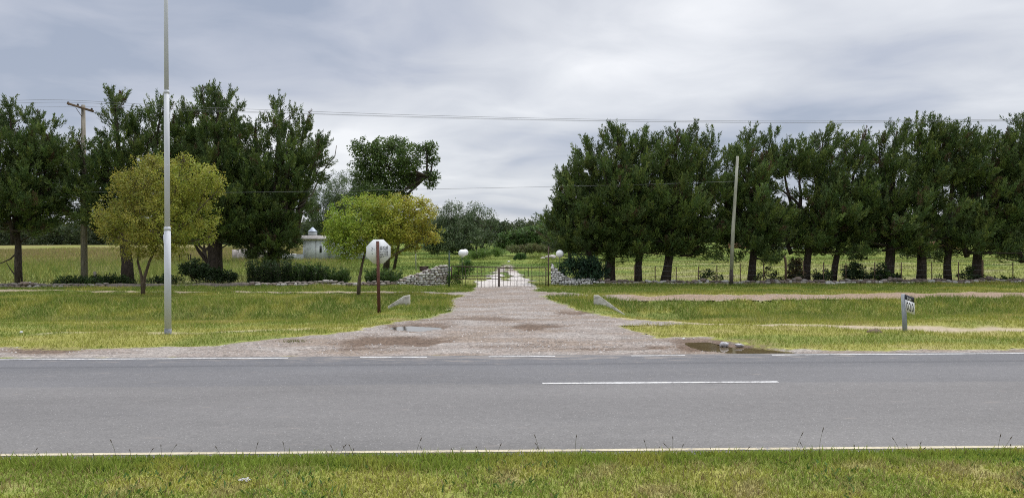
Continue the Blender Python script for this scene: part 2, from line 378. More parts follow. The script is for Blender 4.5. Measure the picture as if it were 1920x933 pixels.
DRIVE = gpts([(-350, 658), (-100, 655), (0, 653), (90, 656), (170, 655), (280, 652), (400, 648), (480, 641), (540, 634), (600, 629), (660, 622), (712, 611),
              (752, 604), (795, 597), (832, 588), (850, 576), (846, 564), (868, 552), (888, 543), (893, 538), (900, 531), (915, 528), (950, 527), (985, 531),
              (1000, 536), (1008, 541), (1004, 549), (1030, 562), (1075, 578), (1108, 588), (1150, 597), (1250, 605), (1330, 608), (1250, 612), (1165, 611),
              (1190, 621), (1240, 632), (1320, 632), (1380, 640), (1430, 650), (1510, 657), (1600, 658), (1920, 655), (2300, 653), (2300, 661), (960, 671), (-350, 677)])
PATH_IN_L = gpts([(918, 541), (922, 528), (938, 511), (950, 499)]); PATH_IN_R = gpts([(978, 541), (972, 528), (960, 511), (954, 499)])
TRACK_R = gpts([(1010, 552), (1100, 556), (1200, 558), (1400, 557), (1700, 554), (1920, 552), (2300, 549)])
TRACK_L = gpts([(880, 551), (780, 549), (600, 549), (300, 548), (0, 546), (-350, 544)])
FOOT_R = gpts([(1170, 598), (1300, 606), (1450, 610), (1640, 616), (1800, 620), (1920, 623), (2300, 632)])
FOOT_R2 = gpts([(1190, 606), (1280, 610), (1400, 609)])
FOOT_L = gpts([(690, 612), (560, 617), (420, 621), (250, 626), (40, 631), (-200, 636)])
MUD = [(740, 641, 95, 13, 1), (790, 612, 75, 10, .9), (1000, 613, 64, 7, 1), (900, 598, 75, 3.5, .8), (1078, 587, 42, 4, .9), (80, 658, 90, 6, .9), (1340, 648, 130, 12, 1),
       (870, 557, 40, 2, .5), (700, 655, 120, 3, .5), (960, 650, 90, 3, .45), (1180, 655, 60, 3, .5)]
def drive_mask(X, Y):
    n = fbm(X * 1.3, Y * 1.3, 3, 4) - .5; n2 = fbm(X * 5, Y * 5, 9, 3) - .5
    m = sstep(-.25, .25, poly_sdf(DRIVE, X, Y) + n * .6 + n2 * .3 - .03)
    # inside the gate: two wheel tracks that peter out
    t = np.minimum(line_dist(PATH_IN_L, X, Y), line_dist(PATH_IN_R, X, Y))
    m = np.maximum(m, sstep(.25, -.2, t - lerp(.62, .30, sstep(44, 56, Y)) + n * 1.4 + n2 * .5) * sstep(84, 62, Y))
    m = np.maximum(m, sstep(.2, -.2, line_dist(TRACK_R, X, Y) - 1.15 + n * .9 + n2 * .4))
    m = np.maximum(m, .8 * sstep(.2, -.2, line_dist(TRACK_L, X, Y) - .5 + n * 1.3 + n2 * .5))
    return m
def foot_mask(X, Y):
    n = fbm(X * 1.1, Y * 1.1, 21, 4) - .5; n2 = fbm(X * 5, Y * 5, 25, 2) - .5
    m = sstep(.15, -.15, np.minimum(line_dist(FOOT_R, X, Y), line_dist(FOOT_R2, X, Y)) - .27 + n * .5 + n2 * .2)
    return np.maximum(m, .55 * sstep(.2, -.15, line_dist(FOOT_L, X, Y) - .08 + n * 1.1 + n2 * .3))
def mud_mask(X, Y):
    px, py = XY2px(X, np.maximum(Y, 3)); m = np.zeros(np.shape(X)); n = fbm(X * 2.2, Y * 2.2, 31, 4) - .5
    for cx, cy, rx, ry, a in MUD:
        d = np.hypot((px - cx) / rx, (py - cy) / ry)
        m = np.maximum(m, a * sstep(1.15, .55, d + n * 1.5))
    for pts, w in RUTS:
        m = np.maximum(m, .9 * sstep(w * 1.6, w * .3, line_dist(pts, X, Y) + n * w * 2.2))
    return m
RUTS = [(gpts(p), w) for p, w in (([(640, 654), (700, 653), (750, 649), (785, 643), (800, 637)], .13), ([(800, 637), (850, 634), (880, 631)], .07), ([(728, 599), (800, 601), (870, 598), (920, 597)], .12),
        ([(930, 648), (1000, 646)], .06), ([(1040, 656), (1100, 654), (1140, 655)], .07), ([(800, 559), (880, 563)], .1), ([(840, 552), (885, 557)], .08), ([(560, 657), (640, 650), (720, 647)], .05), ([(1010, 641), (1080, 643)], .05))]
POND1 = gpts([(734, 612), (760, 609.5), (790, 610.5), (822, 613), (828, 617), (800, 619), (760, 618.5), (735, 616)])
POND2 = gpts([(1290, 641), (1330, 640), (1360, 648), (1420, 651), (1480, 656), (1505, 661), (1440, 663), (1370, 662), (1330, 656), (1300, 649)])
def pond(X, Y, z):                   # the ground dips under the puddles
    near = (np.abs(X) < 9) & (Y > 13) & (Y < 21)
    if not np.any(near): return z
    z = np.array(z, float); x, y = np.asarray(X)[near], np.asarray(Y)[near]
    for p in (POND1, POND2):
        d = poly_sdf(p, x, y); zz = z[near]; zz = lerp(zz, 0, sstep(-.9, -.25, d)) - .07 * sstep(-.16, .22, d); z[near] = zz
    return z
def base_z(X, Y):
    yr = YR(X, Y)
    ditch = -.5 * np.exp(-((yr - 25.3) / np.where(yr < 25.3, 3.3, 2.3)) ** 2) * np.where(X > 0, sstep(2.9, 4.1, X), sstep(3.75, 4.9, -X))
    crown = .10 * sstep(14.6, 18.5, yr) * sstep(23, 20, yr) * sstep(8, 13, np.abs(X))
    fld = np.where(Y > 45, .0073 * (np.minimum(Y, 100) - 45), 0) + np.where(Y > 100, .02 * (np.minimum(Y, 230) - 100), 0)
    near = .012 + .02 * sstep(7.1, 6.6, yr)
    rough = (fbm(X * .7, Y * .7, 41, 4) - .5) * .16 * sstep(14.6, 16.5, yr) + (fbm(X * .08, Y * .08, 45, 3) - .5) * .9 * sstep(60, 110, Y) \
        + (fbm(X * 1.6, Y * 1.6, 47, 3) - .5) * .07 * sstep(7.05, 6.5, yr)
    return ditch + crown + fld + near + rough
def flatten(X, Y, z, m):             # the gravel was levelled
    yr = YR(X, Y)
    lvl = np.where(Y > 45, .0073 * (np.minimum(Y, 100) - 45), 0)
    return lerp(z, lvl, sstep(0, .6, m) * sstep(29.6, 27, yr))
def surf_z(X, Y):
    X = np.asarray(X, float); Y = np.asarray(Y, float); m = drive_mask(X, Y)
    z = flatten(X, Y, base_z(X, Y), m)
    return pond(X, Y, z)
def gz(x, y): return float(surf_z(np.array([x]), np.array([y]))[0])

C_ = lambda *a: np.array(a, float)
GREEN, YGREEN, STRAW, DEEP, RUST = C_(.17, .22, .036), C_(.27, .28, .055), C_(.36, .325, .12), C_(.125, .18, .028), C_(.23, .165, .085)
def turf_col(X, Y):
    yr = YR(X, Y); px = X / np.maximum(Y, 1) * F + CX
    n1 = fbm(X * .35, Y * .7, 51, 4)[..., None]; n2 = fbm(X * 1.6, Y * 1.6, 57, 4)[..., None]; n3 = fbm(X * .12, Y * .25, 61, 3)[..., None]
    def mixn(a, b, lo, hi, n): return a + (b - a) * sstep(lo, hi, n)
    verge = mixn(mixn(YGREEN, GREEN, .5, .66, n1), STRAW, .55, .72, n2 * .6 + (1 - n1) * .4)
    ditch = mixn(mixn(GREEN, DEEP, .42, .62, n1), YGREEN, .5, .68, n2)
    strip = mixn(mixn(DEEP, GREEN, .4, .6, n2), YGREEN, .56, .7, n1)
    rfield = mixn(mixn(YGREEN, STRAW * .92, .46, .64, n1), GREEN, .52, .7, n3)
    lfield = mixn(mixn(GREEN, YGREEN, .38, .6, n2), STRAW, .55, .75, n1)
    cfield = mixn(mixn(GREEN, YGREEN, .42, .62, n1), DEEP, .5, .66, n3)
    far_l = mixn(C_(.29, .235, .085), YGREEN * .95, .42, .66, n2)
    nearv = mixn(mixn(GREEN * 1.2, YGREEN * 1.15, .45, .65, n2), STRAW * .9, .58, .76, fbm(X * 2.6, Y * 2.6, 67, 3)[..., None])
    lush = mixn(GREEN * 1.3, YGREEN * 1.15, .48, .68, n2)
    e = lambda m: np.asarray(m)[..., None]
    c = lerp(verge, ditch, e(sstep(22.5, 24.2, yr) * sstep(30.5, 29.5, yr)))
    c = lerp(c, strip, e(sstep(31, 32.5, yr)))
    left = sstep(720, 560, px)[..., None]; right = sstep(1060, 1160, px)[..., None]
    lf = lerp(lfield, far_l, e(sstep(80, 120, Y))) * 1.0
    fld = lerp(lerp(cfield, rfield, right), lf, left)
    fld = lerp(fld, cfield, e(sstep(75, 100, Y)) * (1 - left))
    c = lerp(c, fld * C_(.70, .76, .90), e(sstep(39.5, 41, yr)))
    nv = lerp(nearv, lush, e(sstep(6.72, 6.9, yr)))
    return lerp(c, nv, e(yr < 10))

def grid(xs, ys):
    X, Y = np.meshgrid(xs, ys); nx, ny = len(xs), len(ys)
    i = np.arange(nx * ny).reshape(ny, nx)
    q = np.stack([i[:-1, :-1], i[:-1, 1:], i[1:, 1:], i[1:, :-1]], -1).reshape(-1, 4)
    return X.ravel(), Y.ravel(), q
def axis(a, b, step, out, g=1.13):
    mid = np.arange(a, b + 1e-6, step); r = []; s = step; x = b
    while x < out[1]: s *= g; x += s; r.append(x)
    l = []; s = step; x = a
    while x > out[0]: s *= g; x -= s; l.append(x)
    return np.array(l[::-1] + list(mid) + r)
def build_ground():
    xs = axis(-44, 44, .22, (-2500, 2500)); ys = axis(3, 44, .2, (-80, 4000), 1.08)
    X, Y, q = grid(xs, ys); m = drive_mask(X, Y); z = pond(X, Y, flatten(X, Y, base_z(X, Y), m)) - .035 * sstep(.6, 1.0, m)
    yr = YR(X, Y); z = np.where((yr > 7.25) & (yr < 14.4), np.minimum(z, 0) - .05 * sstep(7.25, 7.4, yr) * sstep(14.2, 13.9, yr), z)
    c = turf_col(X, Y)
    soil = C_(.15, .115, .075)
    c = lerp(c, soil, np.clip(.3 + .0 * X, 0, 1)[:, None] * sstep(60, 35, Y)[:, None])
    f = foot_mask(X, Y)[:, None]; c = lerp(c, C_(.36, .30, .22), f)
    c = lerp(c, C_(.14, .1, .07), (mud_mask(X, Y) * .8)[:, None])
    b = MB(); b.add(np.stack([X, Y, z], 1), q, c)
    tag(b.build('ground', M['ground'], smooth=True), kind='structure')
build_ground()

def build_drive():
    b = MB()
    for xs, ys in ((np.arange(-26, 27, .1), np.arange(13.4, 36.6, .1)), (np.arange(-6, 6, .1), np.arange(36.5, 80, .16))):
        X, Y, q = grid(xs, ys); m = drive_mask(X, Y); mud = mud_mask(X, Y)
        z = pond(X, Y, flatten(X, Y, base_z(X, Y), m)) + .018 - .03 * mud * sstep(.3, .8, m) + (fbm(X * 3, Y * 3, 71, 3) - .5) * .024 * sstep(14.1, 14.6, YR(X, Y))
        z = np.where(YR(X, Y) < 13.8, z - .05, z)
        n = fbm(X * .9, Y * 1.8, 77, 4)[:, None]
        grey = C_(.235, .203, .18); warm = C_(.215, .174, .142); pale = C_(.29, .264, .24)
        c = lerp(grey, warm, sstep(.45, .68, n)); c = lerp(c, pale, sstep(.42, .3, n) * .7)
        trk = sstep(27.5, 28.6, Y) * sstep(3.0, 5.0, X) ; c = lerp(c, C_(.25, .185, .135), trk[:, None])
        trl = sstep(28, 30, Y) * sstep(-4.5, -6, X); c = lerp(c, C_(.26, .215, .15), trl[:, None])
        c = lerp(c, C_(.52, .49, .46), (sstep(36.8, 38.5, Y) * sstep(60, 50, Y) * .8)[:, None])
        c = lerp(c, C_(.115, .08, .057), (mud * .92)[:, None])
        edge = sstep(.75, .3, m)[:, None]; c = lerp(c, turf_col(X, Y) * .8 + C_(.03, .02, .01), edge)
        keep = m[q].min(1) > .12
        used = np.unique(q[keep]); rm = np.full(len(X), -1); rm[used] = np.arange(len(used))
        b.add(np.stack([X, Y, z], 1)[used], rm[q[keep]], c[used])
    tag(b.build('driveway', M['gravel'], smooth=True), kind='structure')
build_drive()

def road_strip(y0, y1, x0, x1, z, step=2.0):
    xs = np.arange(x0, x1 + 1e-6, min(step, x1 - x0)); ys = np.linspace(y0, y1, 2 if y1 - y0 < 1 else 15)
    X, Y, q = grid(xs, ys); return np.stack([X, Y + ROADS * X, np.full(len(X), z)], 1), q
def build_road():
    b = MB(); xs = np.concatenate([np.arange(-400, -40, 4), np.arange(-40, 40, .25), np.arange(40, 401, 4)])
    ys = np.concatenate([[7.22], np.linspace(7.26, 13.75, 14), [13.86, 13.97]])
    X, Y, q = grid(xs, ys); last = Y > 13.9; first = Y < 7.23
    Yw = Y + last * (fbm(X * 3, X * 0, 81, 4) - .5) * .22 + first * (fbm(X * 2.5, X * 0, 85, 4) - .5) * .1
    z = np.where(last, .0, .026) - first * .012
    z = np.where((Y > 13.8) & ~last, .02, z)
    b.add(np.stack([X, Yw + ROADS * X, z], 1), q)
    tag(b.build('road', M['asphalt']), kind='structure')
    def mark(segs, name, label, mat, w):
        b = MB()
        for x0, x1, yc in segs:
            v, q = road_strip(yc - w / 2, yc + w / 2, x0, x1, .031, 1.0 if x1 - x0 > 30 else (x1 - x0) / 3); b.add(v, q)
        o = b.build(name, mat); tag(o, kind='structure'); return o
    def gx(px, py): return G(px, py)[0]
    mark([(-90, 90, 7.335)], 'road_edge_line', '', M['line_cream'], .075)
    FE = 13.62
    mark([(-90, gx(572, 671), FE), (gx(680, 669), gx(803, 669), FE), (gx(917, 667.5), gx(1040, 667.5), FE), (gx(1180, 666.5), gx(1281, 666.5), FE), (gx(1440, 665), 90, FE)],
         'road_shoulder_line', '', M['line_white'], .085)
    a = G(1017, 722); yc = YR(a[0], a[1])
    mark([(a[0], gx(1465, 722), yc)] + [(a[0] + k * 10.4, gx(1465, 722) + k * 10.4, yc) for k in (-3, -2, 2, 3)], 'road_centre_line', '', M['line_white'], .1)
build_road()

def puddle(name, poly, z, mat):
    pts = np.array(gpts(poly)); c = pts.mean(0); n = len(pts)
    # smooth closed outline with a ragged edge
    t = np.linspace(0, n, n * 10, endpoint=False); i = t.astype(int); f = t - i
    p0, p1, p2, p3 = pts[(i - 1) % n], pts[i % n], pts[(i + 1) % n], pts[(i + 2) % n]; f = f[:, None]
    o = .5 * (2 * p1 + (p2 - p0) * f + (2 * p0 - 5 * p1 + 4 * p2 - p3) * f ** 2 + (3 * p1 - p0 - 3 * p2 + p3) * f ** 3)
    d = nrm(o - c); o = o + d * (fbm(o[:, 0] * 4, o[:, 1] * 4, 91, 3) - .5)[:, None] * .1
    o = c + (o - c) * 1.06
    v = np.concatenate([np.c_[o, np.full(len(o), z)], [[c[0], c[1], z]]]); k = np.arange(len(o))
    b = MB(); b.add(v, np.stack([k, (k + 1) % len(o), np.full(len(o), len(o))], 1))
    return tag(b.build(name, mat), kind='structure')
puddle('puddle_water', [(734, 612), (760, 609.5), (790, 610.5), (822, 613), (828, 617), (800, 619), (760, 618.5), (735, 616)], -.022, M['water'])
puddle('ditch_puddle_water', [(1290, 641), (1330, 640), (1360, 648), (1420, 651), (1480, 656), (1505, 661), (1440, 663), (1370, 662), (1330, 656), (1300, 649)], -.020, M['water_mud'])

# ------------------------------------------------------------------ grass
def blades(mb, X, Y, Z, H, W, lean, col, seg=1):
    n = len(X); az = rng.random(n) * 2 * math.pi; la = rng.random(n) * 2 * math.pi
    sx, sy = np.cos(az) * W / 2, np.sin(az) * W / 2; tx, ty = np.cos(la) * lean * H, np.sin(la) * lean * H
    tz = H * np.sqrt(np.clip(1 - lean ** 2 * .6, .1, 1))
    a = np.stack([X - sx, Y - sy, Z - .01], 1); b = np.stack([X + sx, Y + sy, Z - .01], 1); t = np.stack([X + tx, Y + ty, Z + tz], 1)
    if seg == 1:
        v = np.stack([a, b, t], 1).reshape(-1, 3); i = np.arange(n) * 3
        mb.add(v, np.stack([i, i + 1, i + 2], 1), np.repeat(col, 3, 0))
    else:
        mx, my, mz = X + tx * .36, Y + ty * .36, Z + tz * .62
        c = np.stack([mx - sx * .8, my - sy * .8, mz], 1); d = np.stack([mx + sx * .8, my + sy * .8, mz], 1)
        v = np.stack([a, b, c, d, t], 1).reshape(-1, 3); i = np.arange(n) * 5
        mb.add(v, [np.stack([i, i + 1, i + 3, i + 2], 1), np.stack([i + 2, i + 3, i + 4], 1)], np.repeat(col, 5, 0))
def jitter(col, a=.22):
    n = len(col); return np.clip(col * (1 + (rng.random((n, 1)) - .5) * 2 * a) * (1 + (rng.random((n, 3)) - .5) * .25 * a), 0, 1)
def wedge(n, y0, y1, extra=4):       # points filling the seen ground between two distances
    u = rng.random(n); w0, w1 = y0 * .69 + extra, y1 * .69 + extra
    k = (w1 - w0) / (y1 - y0)
    Y = y0 + (-w0 + np.sqrt(w0 * w0 + u * (w1 * w1 - w0 * w0))) / max(k, 1e-6)
    return (rng.random(n) * 2 - 1) * (Y * .69 + extra), Y

def grass_near():
    mb = MB(); n = 170000
    X = rng.uniform(-9, 9, n); yr = 7.27 - rng.random(n) ** 1.15 * 3.4; Y = yr + ROADS * X
    lush = sstep(6.68, 6.9, yr + (fbm(X * 1.2, Y * 0, 95, 3) - .5) * .35)
    bare = fbm(X * 2.2, Y * 2.6, 97, 3); keep = rng.random(n) < np.where(lush > .5, 1, sstep(.22, .46, bare) * .6 + .4)
    X, Y, yr, lush = X[keep], Y[keep], yr[keep], lush[keep]; n = len(X)
    clump = fbm(X * 3.5, Y * 3.5, 99, 3)
    H = lerp(.022 + rng.random(n) * .045, .045 + .10 * rng.random(n) * sstep(.25, .65, clump), lush)
    H = np.minimum(H, .02 + np.clip(7.3 - yr, 0, 1) * .27 * rng.uniform(.6, 1.15, n) + .05 * (rng.random(n) < .05)); W = lerp(.006, .0095, rng.random(n)) * (1 + .5 * rng.random(n))
    col = turf_col(X, Y); dry = (rng.random(n) < lerp(.24, .05, lush))[:, None]; col = np.where(dry, lerp(STRAW, C_(.2, .15, .07), rng.random((n, 1))), col)
    blades(mb, X, Y, surf_z(X, Y), H, W, lerp(.95, .5, lush) * (0.5 + .5 * rng.random(n)), jitter(col, .35), 2)
    # broad low weeds
    k = 5200; X = rng.uniform(-9, 9, k); yr = 7.1 - rng.random(k) * 3; Y = yr + ROADS * X
    w = fbm(X * 1.1, Y * 1.1, 103, 3); s = rng.random(k) < sstep(.5, .62, w); X, Y = X[s], Y[s]; k = len(X)
    blades(mb, X, Y, surf_z(X, Y), .05 + .03 * rng.random(k), .018 + .012 * rng.random(k), .85 + 0 * X, jitter(np.repeat(C_(.075, .14, .03)[None], k, 0), .3), 2)
    tag(mb.build('near_verge_grass', M['grass']), kind='stuff')
    # thin seed stalks that rise over the road edge
    st = MB()
    def stalk(x, y, h, lx):
        z = gz(x, y); k = rng.uniform(-.02, .02)
        pts = [(x, y, z), (x + lx * .35, y + k, z + h * .55), (x + lx * .75, y + k, z + h * .85), (x + lx, y + k, z + h)]
        st.tube(pts, [.0018, .0016, .0013, .001], 4, col=C_(.13, .13, .045))
        st.tube([pts[2], np.array(pts[2]) * .5 + np.array(pts[3]) * .5, pts[3]], [.0025, .0042, .001], 5, col=C_(.10, .075, .045))
    for px, top in ((205, 822), (330, 832), (484, 826), (618, 833), (640, 835), (790, 818), (1000, 812), (1080, 814), (1205, 822), (1260, 816), (1235, 836), (1405, 835), (1505, 808), (1545, 800), (1600, 832), (1670, 818), (1725, 826), (1875, 812), (1895, 816), (70, 838), (1330, 838)):
        Y = 7.08 + rng.uniform(-.12, .06); X = (px - CX) / F * Y; h = P(px, top, Y)[2] - gz(X, Y)
        lx = rng.uniform(-.1, .1); stalk(X - lx, Y, h, lx)
        if rng.random() < .6: stalk(X + rng.uniform(-.1, .1), Y - .04, h * .7, rng.uniform(-.1, .1))
    for k in range(26):
        X = rng.uniform(-6, 6); stalk(X, 7.05 + ROADS * X + rng.uniform(-.2, .08), rng.uniform(.08, .2), rng.uniform(-.08, .08))
    tag(st.build('seed_stalk_grass', M['grass']), kind='stuff')
grass_near()

def grass_verge():
    mb = MB(); n = 420000
    X, Y = wedge(n, 13.7, 38.6); yr = YR(X, Y)
    m = np.maximum(drive_mask(X, Y), foot_mask(X, Y)); mud = mud_mask(X, Y)
    keep = (rng.random(n) > sstep(.08, .5, m)) & (yr > 14.0) & (rng.random(n) > mud * .95)
    X, Y, yr = X[keep], Y[keep], yr[keep]; n = len(X)
    tall = fbm(X * .9, Y * .9, 111, 4); ditch = sstep(22.8, 24.5, yr) * sstep(30, 29, yr); strip = sstep(36.2, 37.6, yr)
    H = .045 + .05 * rng.random(n) + .10 * sstep(.5, .75, tall) * rng.random(n) + ditch * (.05 + .12 * rng.random(n)) + strip * .16 * rng.random(n) * sstep(.35, .65, fbm(X * .45, Y * .45, 113, 3))
    H *= sstep(13.9, 15.2, yr) * .5 + .5
    H *= np.where((np.abs(X - 4.1) < 1.6) & (Y > 21.5) & (Y < 26.6), .35, 1)
    H *= np.where((np.abs(X + 4.0) < .8) & (Y > 22.5) & (Y < 26.9), .5, 1)
    W = (.012 + .014 * rng.random(n)) * np.clip(Y / 22, .75, 1.6)
    col = turf_col(X, Y); dry = (rng.random(n) < .13)[:, None]; col = np.where(dry, STRAW * 1.1, col)
    blades(mb, X, Y, surf_z(X, Y), H, W, .35 + .5 * rng.random(n), jitter(col, .3))
    # pale taller tussocks by the ditch
    k = 900
    for px, py, s in ((345, 575, 1), (240, 585, 1), (380, 570, .8), (110, 600, .7), (1420, 600, .7), (1560, 590, .6), (1800, 580, .8)):
        c = G(px, py); X = c[0] + rng.normal(0, .5, k // 6); Y = c[1] + rng.normal(0, .4, k // 6)
        blades(mb, X, Y, surf_z(X, Y), s * rng.uniform(.2, .42, len(X)), np.full(len(X), .02), rng.uniform(.3, .8, len(X)), jitter(np.repeat(C_(.24, .25, .08)[None], len(X), 0), .25))
    tag(mb.build('far_verge_grass', M['grass']), kind='stuff')
grass_verge()

def grass_field():
    mb = MB(); n = 330000
    X, Y = wedge(n, 40, 165, 6); u = rng.random(n) < np.clip(75 / Y, .2, 1) ** .8; X, Y = X[u], Y[u]
    m = drive_mask(X, Y) * (Y < 80); k = rng.random(len(X)) > sstep(.05, .4, m); X, Y = X[k], Y[k]; n = len(X)
    px = X / Y * F + CX; left = sstep(720, 600, px); right = sstep(1060, 1160, px)
    t = fbm(X * .5, Y * .5, 121, 4)
    H = lerp(.10 + .12 * rng.random(n), .25 + .4 * rng.random(n), left) * (.7 + .7 * t); H *= lerp(1, .8, right)
    H *= np.clip(.4 + (np.abs(X) - 1.5) * .35, .4, 1)
    W = (.02 + .02 * rng.random(n)) * np.clip(Y / 45, .9, 2.6)
    col = turf_col(X, Y); r = rng.random(n)[:, None]; L = left[:, None]
    col = np.where((r < .10 * L), C_(.32, .30, .08), col); col = np.where((r > 1 - .22 * L * sstep(60, 100, Y)[:, None]), RUST * 1.25, col)
    blades(mb, X, Y, surf_z(X, Y), H, W, .25 + .45 * rng.random(n), jitter(col, .28))
    tag(mb.build('field_grass', M['grass']), kind='stuff')
grass_field()

def gravel_bits():
    mb = MB(); n = 45000; X = rng.uniform(-13, 13, n); Y = rng.uniform(14, 40, n) ; m = drive_mask(X, Y)
    k = (m > .7) & (np.abs(X) < 14) & (rng.random(n) < np.clip(24 / Y, .3, 1)) & (mud_mask(X, Y) < .5) & (YR(X, Y) > 14.0); X, Y = X[k], Y[k]; n = len(X)
    s = .008 + .02 * rng.random(n) ** 2.5; z = surf_z(X, Y) + .014
    o = np.array([[1, 0, 0], [-.4, .9, 0], [-.5, -.85, 0], [.1, .1, .9]], float)
    a = rng.random(n) * 6.28; ca, sa = np.cos(a), np.sin(a)
    v = np.stack([o[:, 0] * ca[:, None] - o[:, 1] * sa[:, None], o[:, 0] * sa[:, None] + o[:, 1] * ca[:, None], np.repeat(o[None, :, 2], n, 0)], -1) * s[:, None, None]
    v += np.stack([X, Y, z], 1)[:, None]; i = np.arange(n)[:, None] * 4
    f = np.concatenate([i + np.array([[0, 1, 3]]), i + np.array([[1, 2, 3]]), i + np.array([[2, 0, 3]])])
    g = rng.uniform(.2, .5, (n, 1)); col = g * C_(1.04, .97, .92)
    mb.add(v.reshape(-1, 3), f, np.repeat(col, 4, 0)); tag(mb.build('loose_gravel', M['stone']), kind='stuff')
gravel_bits()

# ------------------------------------------------------------------ foliage
def leaf_cloud(mb, C, A, Ln, R, m, ll, lw, out=.6, along=.7, up=.0, rnd=.35, col=None, prof='flame', tone=.3):
    """m leaf faces round each axis C + t*A*Ln"""
    n = len(C); A = nrm(A)
    ref = np.where(np.abs(A[:, 2:3]) < .9, np.array([[0, 0, 1.0]]), np.array([[1.0, 0, 0]]))
    U = nrm(np.cross(A, ref)); V = np.cross(A, U)
    t = rng.random((n, m)); a = rng.random((n, m)) * 2 * math.pi; rr = np.sqrt(rng.random((n, m)))
    if prof == 'flame': pr = np.clip((1 - t) ** .75 * np.minimum(1, .35 + t / .25), 0, 1)
    else: pr = np.sqrt(np.clip(1 - (2 * t - 1) ** 2, 0.02, 1))
    perp = np.cos(a)[..., None] * U[:, None] + np.sin(a)[..., None] * V[:, None]
    pos = C[:, None] + A[:, None] * (Ln[:, None] * t)[..., None] + perp * (R[:, None] * pr * rr)[..., None]
    d = A[:, None] * along + perp * out + np.array([0, 0, up]) + rng.normal(0, rnd, (n, m, 3)); d = nrm(d)
    s = nrm(np.cross(d, perp * (pr * rr)[..., None] * .9 + np.array([0, 0, .55]) + rng.normal(0, .42, (n, m, 3))))
    l = ll * rng.uniform(.6, 1.25, (n, m, 1)); w = lw * rng.uniform(.7, 1.2, (n, m, 1))
    mid = pos + d * l * .45
    v = np.stack([pos, mid - s * w / 2, pos + d * l, mid + s * w / 2], 2).reshape(-1, 3)
    i = (np.arange(n * m) * 4)[:, None] + np.arange(4)[None]
    cc = col[:, None] * rng.uniform(1 - tone, 1 + tone, (n, m, 1)) * (1 + rng.normal(0, .05, (n, m, 3)))
    mb.add(v, i, np.repeat(np.clip(cc, .003, .9).reshape(-1, 3), 4, 0))

CYP = [C_(.074, .118, .030), C_(.104, .152, .035), C_(.058, .096, .030), C_(.13, .168, .040), C_(.088, .125, .042)]
def clump_cols(n, pal, brown=.03):
    p = np.array(pal); c = p[rng.integers(0, len(p), n)] * rng.uniform(.9, 1.12, (n, 1))
    b = rng.random(n) < brown; c[b] = C_(.09, .06, .035) * rng.uniform(.7, 1.2, (b.sum(), 1)); return c
TINT = [1.0]
def gapw(px, py, rx, ry, Y=40.8): p = P(px, py, Y); return (p[0], p[2], rx / F * Y, ry / F * Y)
SKYGAPS = [gapw(*g) for g in ((1480, 350, 30, 17), (1500, 356, 24, 12), (1768, 374, 18, 20), (1790, 352, 12, 8), (1240, 345, 7, 6), (1352, 268, 14, 26), (1702, 356, 8, 6), (1650, 372, 7, 6), (1396, 352, 6, 5), (1470, 445, 16, 22), (1620, 450, 12, 20), (1345, 470, 16, 20), (1750, 462, 14, 16), (1870, 478, 16, 14), (1222, 480, 10, 14), (165, 395, 12, 16), (60, 408, 9, 7), (285, 260, 6, 5), (455, 215, 10, 18))]
CYL = 'cypress trees lined up behind the low stone walls'
